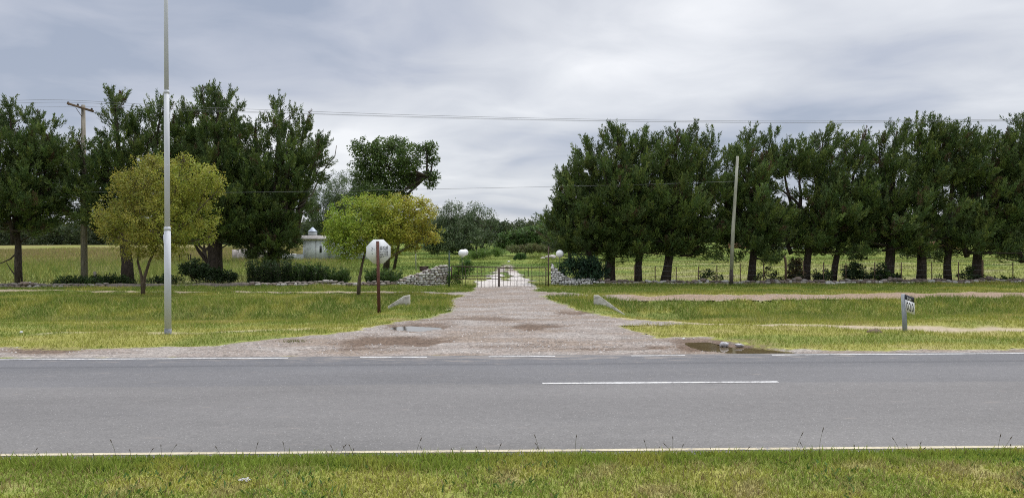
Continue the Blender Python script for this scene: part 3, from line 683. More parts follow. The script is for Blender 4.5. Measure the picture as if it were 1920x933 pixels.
def cypress(px, trunk_px, leaders, label, Y=40.8, dens=1.0, tilt=0.0, extra_stems=(), pal=CYP, lean=0.0, bark='bark', gap=None, brown=.03):
    base = P(px, 520, Y); x0 = base[0]; z0 = gz(x0, Y)
    root = thing('cypress_tree', (x0, Y, z0), label, 'tree', CYL)
    wood = MB(); crown = MB(); r0 = trunk_px / 2 / F * Y
    tips = [P(l[0], l[1] + 17, Y + (l[4] if len(l) > 4 else 0)) for l in leaders]
    ti = int(np.argmax([t[2] for t in tips])); zt = tips[ti][2]
    def axis_pt(i, z):              # the leader's own stem: leaves the trunk low and rises to its tip
        t = tips[i]; h = np.clip((z - z0) / (t[2] - z0), 0, 1); k = h ** .75 if i != ti else h ** 1.1
        return np.array([lerp(x0, t[0], k), lerp(Y, t[1], k), z])
    for i, t in enumerate(tips):
        zs = np.linspace(z0 - .1, t[2] - .15, 9) if i == ti else np.linspace(z0 + .36 * (t[2] - z0) + .5 * rng.random(), t[2] - .15, 8)
        pts = np.array([axis_pt(i, z) for z in zs]); pts[1:-1, :2] += rng.normal(0, .04, (len(zs) - 2, 2))
        if i == ti: rad = np.concatenate([[r0 * 1.15, r0 * .92], np.linspace(r0 * .85, .03, 7)])
        else: rad = np.linspace(r0 * .6, .02, len(zs))
        wood.tube(pts, rad, 9, .22, seed=i + int(px))
    for st in extra_stems:           # bare or leaning low limbs, as photo points
        pts = np.array([P(a, b, Y) for a, b in st[0]]); wood.tube(pts, np.linspace(st[1], st[1] * .35, len(pts)), 7, .2, seed=3)
    C, A, Ln, R, K = [], [], [], [], []
    for i, l in enumerate(leaders):
        t = tips[i]; rad = l[2] * 1.38 / F * Y; zb = P(l[0], l[3] - (10 if px > 1000 else 0), Y)[2]; hh = t[2] - zb
        nl = int(dens * (6 + 2.7 * hh * (.55 + rad * .28)))
        for k in range(nl):
            h = (k + rng.random()) / nl; z = zb + hh * h
            az = k * 2.39996 + rng.normal(0, .35)
            pf = min(1, (1 - h) / .42) ** .62 * (.72 + .28 * min(1, h / .2)); ln = max(rad * pf * rng.uniform(.58, 1.14), .22)
            up = .10 + .60 * h + rng.normal(0, .12)
            s0 = axis_pt(i, max(z - ln * (.05 + .5 * h), z0 + 1.0))
            dirv = np.array([math.cos(az), math.sin(az), 0.0])
            def pt(s): return s0 + dirv * ln * s + np.array([lean * s * ln * .3, 0, ln * up * s ** 1.5 - .10 * ln * s * (1 - h)])
            if ln > .5 and rng.random() < .7:
                pp = np.array([pt(s) for s in (0, .3, .6, .9)]); wood.tube(pp, np.linspace(.02 + .022 * ln, .008, 4), 5, .2, caps=False)
            nc = int(5 + 10 * ln); rm = .17 + .14 * ln
            for j in range(nc):
                s = .28 + .74 * ((j + rng.random()) / nc) ** .8
                o = rng.normal(0, 1, 3); o /= np.linalg.norm(o); o *= rm * rng.random() ** .4 * (.65 + .5 * math.sin(min(s, 1) * 2.9)) * np.array([1, 1, .62])
                p = pt(s) + o
                if any(math.hypot((p[0] - g[0]) / g[2], (p[2] - g[1]) / g[3]) < 1 for g in SKYGAPS): continue
                a = dirv * (.75 - .45 * h) + o / rm * .55 + np.array([lean * .35, 0, .38 + .9 * h]) + rng.normal(0, .2, 3)
                C.append(p); A.append(a); Ln.append(rng.uniform(.38, .72) * (1 + .15 * h)); R.append(rng.uniform(.12, .21) * (1 - .45 * h)); K.append(TINT[0])
            TINT[0] = rng.uniform(.82, 1.2)
        for k in range(9):           # the feathery tip
            C.append(t + np.array([rng.normal(0, .09), rng.normal(0, .09), -rng.uniform(.5, 1.4)])); A.append(np.array([lean * .5 + rng.normal(0, .16), rng.normal(0, .16), 1]))
            Ln.append(rng.uniform(.5, .9)); R.append(rng.uniform(.06, .11)); K.append(1.0)
    n = len(C); C = np.array(C); A = np.array(A); Ln = np.array(Ln); R = np.array(R)
    base_c = clump_cols(n, pal, brown) * np.array(K)[:, None]
    leaf_cloud(crown, C, A, Ln, R, 50, .165, .042, out=.5, along=.85, up=.12, rnd=.25, col=base_c, tone=.16)
    wood.build('trunk', M[bark], root, smooth=True); crown.build('crown', M['needle'], root)
    return root

def broad(name, cat, label, Y, base_px, trunk_r, blobs, pal, leaf, n_per, dens=1.0, stems=None, bark='bark_pale', group=None, droop=.0, clumpR=.3, shell=.55, gb=None, rnd=.6, tone=.3, limbs=True, brown=0.0, root_z=None, holes=.2):
    b0 = P(base_px, 520, Y); z0 = gz(b0[0], Y) if root_z is None else root_z
    root = thing(name, (b0[0], Y, z0), label, cat, group); wood = MB(); crown = MB()
    base = np.array([b0[0], Y, z0 - .08]); cents = []
    C, K = [], []
    for bi, bl in enumerate(blobs):
        c = P(bl[0], bl[1], Y + (bl[4] if len(bl) > 4 else 0)); rx, rz = bl[2] / F * Y, bl[3] / F * Y; ry = min(rx, max(rz * 1.2, rx * .7)); cents.append(c)
        n = max(4, int(dens * 5.0 * (rx * ry * rz) ** (2 / 3) / clumpR ** 2))
        d = nrm(rng.normal(0, 1, (n, 3))); r = shell + (1 - shell) * rng.random((n, 1)) ** .6; r = np.where(rng.random((n, 1)) < .25, rng.random((n, 1)), r)
        lump = 1 + (rng.random((n, 1)) - .5) * .4
        C.append(c + d * r * lump * np.array([rx, ry, rz])); K.append(np.full(n, bi))
    C = np.concatenate(C); K = np.concatenate(K); n = len(C)
    q = 1.0 / (clumpR * 3.2); hole = vnoise(C[:, 0] * q + C[:, 2] * q * .35, C[:, 2] * q * 1.1 + C[:, 1] * q * .6, int(base_px))
    keep = (C[:, 2] > z0 + .12) & (hole > holes); C, K = C[keep], K[keep]; n = len(C)
    cents = np.array(cents); ztop = cents[:, 2].max(); fork = base + np.array([0, 0, max(.3, (np.min(cents[:, 2]) - z0) * .55)])
    if stems:
        for st, r in stems:
            pts = np.array([P(a, b, Y) for a, b in st]); pts[0, 2] = z0 - .08
            wood.tube(pts, np.linspace(r, r * .45, len(pts)), 8, .25, seed=len(st)); fork = pts[-1]
    elif trunk_r > 0:
        wood.tube(np.array([base, base * .5 + fork * .5 + rng.normal(0, .04, 3), fork]), [trunk_r * 1.3, trunk_r, trunk_r * .85], 9, .25)
    if limbs:
        for bi, c in enumerate(cents):
            m1 = fork * .5 + c * .5 + np.array([0, 0, -.12 * np.linalg.norm(c - fork)]) + rng.normal(0, .1, 3)
            wood.tube(np.array([fork, m1, c]), np.array([.55, .4, .15]) * max(trunk_r, .05), 6, .2, caps=False)
            idx = np.where(K == bi)[0]
            for q in idx[rng.random(len(idx)) < min(1, 14 / max(len(idx), 1))]:
                e = C[q]; wood.tube(np.array([c, (c + e) / 2 + rng.normal(0, .08, 3), e]), np.array([.14, .1, .04]) * max(trunk_r, .06), 5, caps=False)
    col = clump_cols(n, pal, brown)
    if gb is not None: col = gb(C, col)
    rel = C - cents[K]; A = nrm(rel) * .6 + np.array([0, 0, .35 - droop * 1.2]) + rng.normal(0, .35, (n, 3)); A = nrm(A)
    Ln = rng.uniform(.8, 1.5, n) * clumpR; R = rng.uniform(.6, 1.1, n) * clumpR
    leaf_cloud(crown, C - A * Ln[:, None] * .5, A, Ln, R, n_per, leaf[0], leaf[1], out=.5, along=.4, up=-droop, rnd=rnd, col=col, prof='round', tone=tone)
    wood_o = wood.build('trunk' if cat == 'tree' else 'stem', M[bark], root, smooth=True) if wood.n else None
    crown.build('crown' if cat == 'tree' else 'foliage', M['leaf'], root)
    return root

# ---- the cypress rows
cypress(35, 13, [(18, 180, 62, 425), (62, 206, 58, 400, .6), (-48, 196, 66, 430, .4), (98, 224, 36, 390, .5), (70, 255, 58, 420, -.5), (10, 300, 75, 430, -.9)],
        'tall dark cypress with a thin straight trunk at the left edge of the photo', extra_stems=[([(35, 470), (20, 485), (5, 492), (-15, 497)], .05), ([(35, 455), (60, 440), (85, 432), (110, 436)], .05), ([(33, 522), (20, 505), (12, 492)], .04)])
cypress(240, 22, [(213, 156, 38, 445), (146, 246, 36, 440, -.9), (256, 206, 55, 440, -.3), (303, 172, 50, 440, .5), (196, 262, 46, 450, -.6), (130, 272, 40, 430, .4)],
        'broad dark cypress with several tops rising behind the yellow bushy tree by the lamp pole', Y=41.5)
cypress(402, 30, [(350, 188, 46, 440), (381, 160, 46, 445, .4), (410, 151, 50, 450, -.2), (440, 190, 46, 450, .3), (372, 230, 62, 445, -.7), (425, 260, 62, 450, -.9), (330, 240, 40, 440, .3)],
        'thick trunked dark cypress beside a leaning low limb, tallest top of the left row', Y=43, extra_stems=[([(400, 502), (385, 486), (370, 466), (362, 450)], .16)])
cypress(512, 27, [(478, 208, 42, 450), (526, 180, 46, 460), (572, 208, 38, 390, .4), (598, 245, 22, 335, .2), (545, 262, 46, 392, -.6), (470, 300, 38, 478, -.8), (508, 350, 32, 484, -1.0), (462, 400, 26, 492, -1.0)],
        'spreading dark cypress left of the house, with bare curved dead branches on its side', Y=43.2,
        extra_stems=[([(512, 485), (490, 470), (470, 455)], .09), ([(525, 478), (545, 462), (560, 455)], .08)])
dead_root = [o for o in COL.objects if o.name.startswith('cypress_tree')][-1]
def dead_branches():
    b = MB()
    for pts, r in (([(555, 385), (585, 365), (600, 330), (612, 312), (628, 292), (631, 273)], .035), ([(570, 330), (592, 315), (605, 312), (618, 300)], .02), ([(560, 380), (580, 350), (583, 325), (575, 312)], .025),
                   ([(575, 345), (598, 335), (606, 322)], .015), ([(548, 395), (572, 380), (586, 352), (584, 335)], .03), ([(590, 318), (597, 300), (594, 285)], .012), ([(565, 372), (590, 342), (610, 330)], .012)):
        p = np.array([P(x, y, 43.0 + .15 * i) for i, (x, y) in enumerate(pts)]); b.tube(p, np.linspace(r * 1.5, r * .6, len(p)), 6, .2)
    b.build('dead_branch', M['dead'], dead_root, smooth=True)
dead_branches()

cypress(1143, 20, [(1052, 308, 26, 450, .2), (1104, 250, 40, 470), (1160, 224, 46, 480), (1040, 372, 26, 470, -.2), (1085, 285, 46, 480, -.6), (1140, 290, 62, 490, -1.0), (1185, 250, 46, 485, .3), (1070, 390, 46, 492, -1.0), (1030, 395, 18, 430, .1)],
        'widest dark cypress, right beside the gate, with feathery foliage almost down to the wall', dens=1.05)
cypress(1196, 15, [(1208, 238, 42, 480), (1232, 244, 40, 480, .4), (1200, 300, 50, 485, -.7)], 'narrow cypress with a straight trunk, second tree right of the gate')
cypress(1248, 19, [(1268, 238, 44, 480), (1298, 229, 42, 485, .2), (1336, 236, 34, 470, .3), (1270, 300, 62, 485, -.8), (1325, 300, 52, 492, -.5)],
        'dense cypress with low hanging foliage just left of the leaning bare pole', lean=.3)
cypress(1408, 15, [(1402, 240, 42, 440), (1446, 238, 26, 400, .3), (1376, 266, 40, 470, .2), (1420, 300, 56, 470, -.5), (1425, 385, 58, 497, -1.2), (1375, 330, 45, 480, -.3)],
        'cypress with a bright low clump of foliage just right of the leaning bare pole', lean=.2)
cypress(1510, 15, [(1498, 262, 42, 340), (1546, 231, 40, 470), (1470, 270, 36, 330, .3), (1535, 330, 46, 475, -.5), (1460, 385, 44, 480, .4)],
        'open cypress with bare forking limbs and sky showing through its middle', lean=.5, gap=[gapw(1482, 350, 32, 20), gapw(1500, 352, 30, 14)],
        extra_stems=[([(1510, 400), (1490, 375), (1468, 358), (1450, 350)], .09), ([(1510, 395), (1525, 370), (1540, 350)], .08)])
cypress(1562, 12, [(1586, 250, 42, 470), (1616, 240, 38, 480, .3), (1572, 320, 52, 490, -.6), (1610, 330, 46, 485, .2)], 'slim leaning cypress above the dark round bush at the wall', lean=.5)
cypress(1665, 18, [(1648, 244, 44, 480), (1682, 224, 44, 480), (1660, 300, 60, 490, -.8), (1640, 350, 40, 480, .4)], 'cypress standing behind the kilometre marker, shrub at its foot', lean=.6)
cypress(1727, 17, [(1720, 220, 40, 450), (1748, 214, 26, 380, .3), (1766, 218, 30, 390, -.2), (1720, 330, 56, 495, -.8)], 'cypress with twin windswept tips and a bare thick lower trunk', lean=.7)
cypress(1777, 13, [(1790, 228, 40, 345), (1815, 250, 40, 350, .4), (1765, 300, 40, 350, .3)], 'thin forked trunk cypress with its crown high off the ground', lean=.7,
        extra_stems=[([(1777, 500), (1774, 480), (1780, 462), (1792, 440)], .05)])
cypress(1828, 17, [(1838, 246, 46, 470), (1868, 238, 40, 470, .3), (1815, 320, 50, 470, .2), (1800, 400, 62, 482, -1.0), (1850, 380, 50, 480, -.4)], 'cypress with wide drooping lower boughs near the right edge', lean=.6, gap=[gapw(1768, 375, 22, 26)])
cypress(1940, 20, [(1918, 204, 52, 480), (1960, 195, 55, 480), (1900, 300, 46, 480, -.3), (1895, 420, 36, 500, -.8), (1890, 255, 40, 470, .4)], 'tallest cypress of the right row, cut off by the right edge of the photo', lean=.4)

# ---- broadleaf trees
YEL = [C_(.29, .325, .05), C_(.34, .36, .055), C_(.25, .30, .05), C_(.33, .32, .055)]
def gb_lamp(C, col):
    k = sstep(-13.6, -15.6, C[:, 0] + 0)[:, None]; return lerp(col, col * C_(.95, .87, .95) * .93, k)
broad('yellow_leaf_tree', 'tree', 'olive yellow bushy tree with two short trunks behind the tall lamp pole', G(265, 553)[1], 268, .1,
      [(295, 345, 70, 48), (365, 345, 48, 42, .3), (250, 350, 34, 36), (225, 415, 44, 52, -.2), (300, 420, 66, 58, -.3), (360, 405, 46, 48, .2), (250, 455, 44, 30, -.5), (320, 465, 40, 24, .2), (205, 440, 24, 34, 0), (395, 335, 22, 26, 0), (188, 404, 14, 16, .2), (413, 352, 13, 14, 0), (285, 304, 34, 13, .2), (345, 300, 16, 10, -.2), (222, 332, 12, 12, 0), (390, 445, 16, 10, .2)],
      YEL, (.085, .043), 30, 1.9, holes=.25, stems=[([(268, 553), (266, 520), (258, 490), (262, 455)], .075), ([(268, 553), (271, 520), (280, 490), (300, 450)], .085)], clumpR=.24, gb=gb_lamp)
def gb_sign(C, col):
    k = sstep(-7.4, -3.2, C[:, 0])[:, None]; return lerp(col * C_(.85, 1.05, .85), col * C_(1.1, .98, .9), k)
broad('yellow_leaf_tree', 'tree', 'small lime and orange yellow tree standing behind the octagonal sign', G(672, 553)[1], 674, .085,
      [(652, 415, 42, 40), (700, 402, 48, 34), (742, 398, 46, 32, .3), (780, 400, 36, 30, .2), (802, 440, 26, 17, .2), (648, 462, 36, 28, -.3), (692, 442, 50, 32, -.4), (740, 430, 46, 24, -.3), (755, 440, 34, 18, .3), (625, 440, 16, 20, 0), (725, 475, 22, 10, .2), (770, 462, 18, 9, .4)],
      YEL, (.09, .05), 36, 2.0, holes=.12, stems=[([(672, 553), (674, 525), (678, 500), (685, 470)], .085)], clumpR=.23, gb=gb_sign)
OAK = [C_(.075, .12, .028), C_(.092, .14, .032), C_(.06, .10, .026)]
broad('oak_tree', 'tree', 'dark round leaved tree rising above the yellow sign tree, gappy crown against the sky', 62, 724, .22,
      [(692, 284, 34, 22), (735, 274, 36, 18, 1), (715, 312, 48, 24), (765, 300, 32, 26, -1), (800, 275, 22, 13), (812, 300, 12, 10, .5), (806, 335, 16, 16), (770, 335, 16, 20, 1), (690, 335, 30, 22, 1), (735, 345, 40, 24), (700, 365, 40, 20, -1), (742, 370, 24, 16)],
      OAK, (.19, .12), 36, 1.7, bark='bark', clumpR=.42, holes=.06, stems=[([(724, 505), (728, 460), (738, 410), (745, 375)], .26), ([(738, 410), (765, 365), (785, 340), (800, 330)], .12)])
WIL = [C_(.08, .12, .04), C_(.098, .138, .046), C_(.068, .104, .038)]
broad('willow_tree', 'tree', 'tall dull green rounded tree behind the house and the oak', 110, 655, .3,
      [(655, 368, 54, 46), (615, 400, 40, 44, -2), (690, 395, 44, 50), (600, 440, 26, 34), (650, 440, 60, 36, -1), (700, 445, 44, 34), (585, 385, 16, 30)], WIL, (.28, .09), 44, 1.9, bark='bark', clumpR=.6, droop=.5)
broad('willow_tree', 'tree', 'grey green drooping tree right of the oak, its twigs hanging over the meadow', 95, 893, .25,
      [(850, 412, 38, 34), (895, 415, 32, 34), (825, 430, 24, 34), (870, 445, 50, 24, -2), (920, 430, 14, 30), (810, 450, 22, 24), (886, 468, 10, 12, -2), (905, 462, 8, 16, -1), (840, 462, 26, 12)], [c * C_(1.02, 1, 1.2) for c in WIL], (.28, .09), 44, 2.0, bark='bark', clumpR=.6, droop=.6)
broad('willow_tree', 'tree', 'pale grey green tree half hidden by the widest cypress near the gate', 80, 1068, .2,
      [(1052, 425, 22, 34), (1075, 420, 30, 40), (1045, 450, 20, 20), (1090, 450, 40, 22)], [C_(.075, .092, .05), C_(.09, .105, .055), C_(.06, .078, .042)], (.24, .08), 44, 1.8, bark='bark', clumpR=.5, droop=.4)
broad('shade_tree', 'tree', 'dark tree in the shade between the two thickest left cypresses', 80, 383, .24,
      [(385, 405, 52, 40), (335, 415, 42, 40, 2), (440, 415, 44, 36, 1), (360, 440, 40, 20), (450, 445, 26, 20)], WIL, (.24, .1), 40, 1.7, bark='bark', clumpR=.55)
broad('shade_tree', 'tree', 'dark tree beside the ruined wall, left of the house', 92, 470, .24,
      [(500, 425, 44, 34), (455, 430, 30, 30), (532, 425, 24, 30, 2), (470, 448, 26, 10), (530, 450, 18, 10)], WIL, (.26, .1), 40, 1.7, bark='bark', clumpR=.6)
broad('mound_shrub', 'shrub', 'big domed green shrub of layered leaves at the far end of the driveway', 112, 985, .12,
      [(982, 447, 42, 17), (955, 455, 24, 13), (1012, 442, 26, 20), (1025, 455, 18, 14), (940, 462, 10, 8)], [C_(.08, .15, .04), C_(.10, .175, .045), C_(.06, .085, .025)], (.42, .17), 34, 2.2, bark='bark', clumpR=.55, droop=.25)
broad('weed_clump', 'plant', 'strip of tall brownish weeds in front of the domed shrub', 106, 990, 0, [(975, 467, 26, 5), (1000, 465, 26, 6), (1020, 467, 14, 4)], [C_(.11, .14, .045), C_(.13, .13, .055)], (.4, .06), 40, 1.6, clumpR=.35, limbs=False, rnd=.5)
broad('weed_clump', 'plant', 'bright green tall weeds under the hanging twigs of the grey green tree', 80, 925, 0, [(905, 474, 16, 5), (930, 473, 16, 5), (885, 478, 12, 4)], [C_(.12, .2, .04), C_(.14, .21, .05)], (.35, .05), 40, 1.6, clumpR=.3, limbs=False, rnd=.5)
broad('weed_clump', 'plant', 'bright green tall weeds around the left globe lamp', 39.6, 866, 0, [(868, 496, 15, 12), (862, 513, 16, 14), (880, 505, 8, 10), (852, 525, 10, 10)], [C_(.10, .19, .03), C_(.15, .22, .05), C_(.07, .15, .03)], (.18, .045), 40, .7, clumpR=.16, limbs=False, rnd=.5)
broad('weed_clump', 'plant', 'single small green bush alone in the meadow beyond the gate', 70, 976, 0, [(976, 480, 9, 5), (970, 483, 6, 3)], [C_(.06, .12, .03)], (.14, .05), 50, 1.6, clumpR=.16, limbs=False)

def far_wood():
    b = MB(); n = 13000
    X = rng.uniform(-230, 230, n); Y = 232 + rng.random(n) ** 1.5 * 40; top = 5.2 + 3.2 * fbm(X * .09, Y * .02, 131, 4) + 2.0 * (fbm(X * .5, Y * .1, 137, 2) - .5)
    left = sstep(-60, -110, X); top = top * lerp(1, 1.05, left)
    Z = 1.6 + (top + .6) * rng.random(n) ** .85
    col = clump_cols(n, [C_(.06, .085, .036), C_(.075, .1, .04), C_(.05, .072, .036), C_(.085, .105, .05)], 0)
    leaf_cloud(b, np.stack([X, Y, Z], 1), nrm(rng.normal(0, .5, (n, 3)) + np.array([0, 0, 1])), rng.uniform(1.0, 2.2, n), rng.uniform(.7, 1.3, n), 24, .95, .46, col=col, rnd=.6, prof='round')
    tag(b.build('distant_woods', M['leaf']), kind='stuff')
far_wood()

# ---- shrubs along the walls
DK = [C_(.03, .056, .018), C_(.042, .07, .022), C_(.026, .046, .016)]
MD = [C_(.05, .095, .02), C_(.065, .115, .024), C_(.045, .08, .02)]
BR = [C_(.09, .06, .03), C_(.05, .06, .025), C_(.12, .09, .04), C_(.04, .05, .02)]
SH = 'shrubs growing along the low stone walls'
def shrub(label, base, blobs, pal, Y=39.6, leaf=(.13, .05), n_per=36, dens=1.0, clumpR=.17, droop=0., name='shrub', rnd=.5):
    return broad(name, 'shrub', label, Y, base, .025, blobs, pal, leaf, n_per, dens, bark='bark', group=SH, clumpR=clumpR, droop=droop, shell=.4, rnd=rnd)
shrub('dark glossy shrub at the foot of the thick cypress, behind the wall', 368, [(365, 507, 26, 14), (380, 513, 22, 12), (350, 500, 12, 8), (368, 494, 6, 6)], DK, leaf=(.16, .07))
shrub('low rounded dark shrub right of the thick cypress trunk', 418, [(418, 517, 24, 10), (435, 519, 12, 8), (405, 512, 12, 8)], DK, leaf=(.15, .07))
def spiky(label, x0, x1, top, Y=39.5, pal=DK, n=70):
    base = P((x0 + x1) / 2, 520, Y); z0 = gz(base[0], Y); root = thing('spiky_shrub', (base[0], Y, z0), label, 'shrub', SH)
    w = MB(); f = MB(); C, A = [], []
    for k in range(n):
        px = rng.uniform(x0, x1); y = Y + rng.normal(0, .25); p = P(px, 520, y); p[2] = gz(p[0], y)
        h = (P(px, top + rng.random() ** .7 * 20, y)[2] - p[2]); e = p + np.array([rng.normal(0, .16), rng.normal(0, .12), max(h, .2)])
        w.tube(np.array([p, (p + e) / 2 + rng.normal(0, .03, 3), e]), [.012, .009, .004], 4, caps=False)
        for s in np.arange(.12, 1.02, .14): C.append(p + (e - p) * s); A.append((e - p) / np.linalg.norm(e - p))
    n = len(C); leaf_cloud(f, np.array(C), np.array(A), np.full(n, .12), np.full(n, .07), 16, .14, .038, out=.8, along=.8, col=clump_cols(n, pal, 0), rnd=.25)
    w.build('stem', M['bark'], root); f.build('foliage', M['leaf'], root)
spiky('dark spiky shrub spreading at the base of the cypress left of the house', 466, 545, 488)
spiky('row of upright dark weeds on the wall below the white house', 545, 606, 494, pal=DK + MD)
spiky('low green weeds behind the wall left of the yellow sign tree', 606, 650, 502, pal=MD, n=45)
spiky('tangle of green weeds between the yellow sign tree and the sloping wall', 690, 745, 506, pal=MD, n=60, Y=39.2)
shrub('dark bush hanging over the left end of the wall, right of the thin cypress trunk', 128, [(128, 528, 22, 9), (150, 527, 22, 8), (112, 531, 10, 6), (178, 529, 14, 6)], DK + MD, Y=38.6)
shrub('low dark bush around the foot of the wooden utility pole', 205, [(205, 525, 26, 8), (232, 527, 20, 7), (180, 522, 14, 5)], DK + MD, Y=40.2)
shrub('small weedy bush just left of the lamp pole, beyond the wall', 300, [(292, 527, 16, 6), (325, 526, 18, 8), (310, 522, 10, 6)], DK + MD, Y=40.2)
shrub('dark bluish shrub with long drooping leaves in front of the right stone pier', 1088, [(1085, 496, 30, 14), (1062, 505, 14, 12), (1110, 498, 24, 16), (1120, 515, 16, 10), (1095, 512, 28, 12), (1075, 486, 14, 6), (1130, 508, 10, 14)],
      [C_(.024, .058, .028), C_(.034, .075, .034), C_(.02, .045, .024)], Y=38.9, leaf=(.24, .05), droop=.35, clumpR=.22, rnd=.4)
shrub('little weeds at the wall behind the bare leaning pole', 1325, [(1312, 518, 12, 7), (1330, 514, 12, 8), (1345, 521, 10, 4)], MD + DK, dens=.6)
shrub('few thin weeds between two fence posts right of the leaning pole', 1438, [(1425, 519, 12, 6), (1441, 510, 5, 14), (1455, 516, 6, 6), (1462, 521, 9, 4)], BR + MD, dens=.7)
shrub('reddish brown bush beside the bent thick fence post', 1490, [(1490, 508, 15, 16), (1488, 520, 18, 8), (1492, 492, 9, 8), (1500, 500, 6, 14)], BR, leaf=(.18, .04))
shrub('small dark weeds right of the open cypress trunk', 1536, [(1534, 517, 12, 8), (1552, 514, 8, 10), (1545, 521, 16, 5)], DK + MD, dens=.8)
shrub('dark round bush on the wall under the slim leaning cypress', 1603, [(1600, 508, 20, 16), (1612, 516, 18, 10), (1590, 516, 14, 10), (1625, 519, 10, 6)], DK)
shrub('dark leafy shrub around the trunk behind the kilometre marker', 1656, [(1650, 508, 14, 15), (1664, 517, 16, 8), (1642, 518, 12, 8), (1685, 520, 12, 5)], DK + MD)
shrub('small leafy shoot at the trunk left of the brown wooden post', 1816, [(1815, 510, 8, 12), (1808, 518, 10, 6), (1835, 521, 14, 4)], DK + MD, dens=.9)
shrub('low weeds along the wall at the right edge', 1880, [(1868, 523, 14, 4), (1895, 524, 16, 3), (1770, 523, 14, 4)], MD, dens=.8)

# ------------------------------------------------------------------ stone walls
def ico():
    t = (1 + 5 ** .5) / 2
    v = [(-1, t, 0), (1, t, 0), (-1, -t, 0), (1, -t, 0), (0, -1, t), (0, 1, t), (0, -1, -t), (0, 1, -t), (t, 0, -1), (t, 0, 1), (-t, 0, -1), (-t, 0, 1)]
    f = [(0, 11, 5), (0, 5, 1), (0, 1, 7), (0, 7, 10), (0, 10, 11), (1, 5, 9), (5, 11, 4), (11, 10, 2), (10, 7, 6), (7, 1, 8), (3, 9, 4), (3, 4, 2), (3, 2, 6), (3, 6, 8), (3, 8, 9), (4, 9, 5), (2, 4, 11), (6, 2, 10), (8, 6, 7), (9, 8, 1)]
    v = [np.array(x) / np.linalg.norm(x) for x in v]; cache = {}; nf = []
    def mid(a, b):
        k = (min(a, b), max(a, b))
        if k not in cache: m = v[a] + v[b]; v.append(m / np.linalg.norm(m)); cache[k] = len(v) - 1
        return cache[k]
    for a, b, c in f:
        x, y, z = mid(a, b), mid(b, c), mid(c, a); nf += [(a, x, z), (b, y, x), (c, z, y), (x, y, z)]
    return np.array(v), np.array(nf)
IV, IF = ico()
def stone(mb, c, s, col):
    d = IV * (1 + rng.normal(0, .10, (len(IV), 1))); p = np.sign(d) * np.abs(d) ** .75
    a = rng.random() * .5 - .25; v = p * np.array(s) / 2
    v = np.stack([v[:, 0] * math.cos(a) - v[:, 2] * math.sin(a), v[:, 1], v[:, 0] * math.sin(a) + v[:, 2] * math.cos(a)], 1)
    mb.add(v + np.array(c), IF, col)
GREYST = [C_(.30, .27, .235), C_(.22, .175, .145), C_(.42, .39, .36), C_(.17, .13, .11), C_(.26, .20, .16)]
WHITEST = [C_(.82, .81, .79), C_(.72, .70, .68), C_(.86, .85, .83), C_(.62, .60, .57)]
def low_wall(name, a, b, hfun, label, pal, gaps=(), sz=.21, thick=.32, capcol=None):
    """a, b: ground ends (x, y). stones laid in courses against a mortar core"""
    a, b = np.array(a), np.array(b); L = np.linalg.norm(b - a); d = (b - a) / L; n = np.array([d[1], -d[0]])
    if n[1] > 0: n = -n
    loc = ((a + b) / 2); root = thing(name, (loc[0], loc[1], gz(*loc)), label, 'wall', None)
    core = MB(); st = MB(); K = max(2, int(L / .5)); prof = []
    for i in range(K + 1):
        s = i / K * L; p = a + d * s; z = gz(p[0], p[1]); h = hfun(s)
        for off in (-thick / 2 + .05, thick / 2 - .05):
            q = p + n * off; prof += [(q[0], q[1], z - .2), (q[0], q[1], z + max(h - .05, .03))]
    v = np.array(prof); fs = []
    for i in range(K):
        o = i * 4; p = o + 4
        fs += [(o, p, p + 1, o + 1), (o + 3, p + 3, p + 2, o + 2), (o + 1, p + 1, p + 3, o + 3)]
    fs += [(0, 1, 3, 2), (K * 4, K * 4 + 2, K * 4 + 3, K * 4 + 1)]
    core.add(v, np.array(fs)); core.build('mortar_core', M['mortar'], root)
    for side in (1, -1):
        z = 0.0; row = 0
        while z < max(hfun(s) for s in np.linspace(0, L, 40)) + .01:
            rh = sz * rng.uniform(.62, .85); s = (row % 2) * sz * .4
            while s < L:
                w = sz * rng.uniform(.6, 1.45); h = hfun(min(s + w / 2, L)); ok = z + rh * .45 <= h
                if ok and not any(g0 < s < g1 for g0, g1 in gaps):
                    p = a + d * (s + w / 2) + n * side * (thick / 2 - .05); zz = gz(p[0], p[1]) + z + rh / 2 - .02 + rng.normal(0, .012)
                    dy = .2; stone(st, (p[0], p[1] + rng.normal(0, .012), zz), (w * 1.02, dy, rh * rng.uniform(.9, 1.12)), pal[rng.integers(len(pal))] * rng.uniform(.75, 1.15))
                s += w
            z += rh * .93; row += 1
        if side == 1:                # cap stones over the core
            s = 0.0
            while s < L:
                w = sz * rng.uniform(.8, 1.5); sm = min(s + w / 2, L)
                if not any(g0 < s < g1 for g0, g1 in gaps):
                    p = a + d * sm; q = (hfun(min(sm + .05, L)) - hfun(max(sm - .05, 0))) / .1
                    stone(st, (p[0], p[1], gz(p[0], p[1]) + hfun(sm) - .03), (w, thick * .95, .11 + abs(q) * w * .6), pal[rng.integers(len(pal))] * rng.uniform(.75, 1.1) if capcol is None else capcol * rng.uniform(.85, 1.15))
                s += w * .98
    st.build('stone_facing', M['stone'], root, smooth=True)
gl = G(838, 534); gr = G(1033, 535)
WALLY = 38.0
lowL0 = np.array(G(740, 536.5)); 
low_wall('stone_wing_wall', lowL0, gl, lambda s: .16 + .86 * min(1, s / (np.linalg.norm(gl - lowL0) - .35)) ** .95, 'sloping stone wing wall rising to the gate from the left', [C_(.5, .47, .43), C_(.62, .6, .57), C_(.40, .35, .31), C_(.68, .66, .63)], sz=.17, thick=.4, capcol=C_(.30, .26, .23))
r_end = np.array(G(1112, 535))
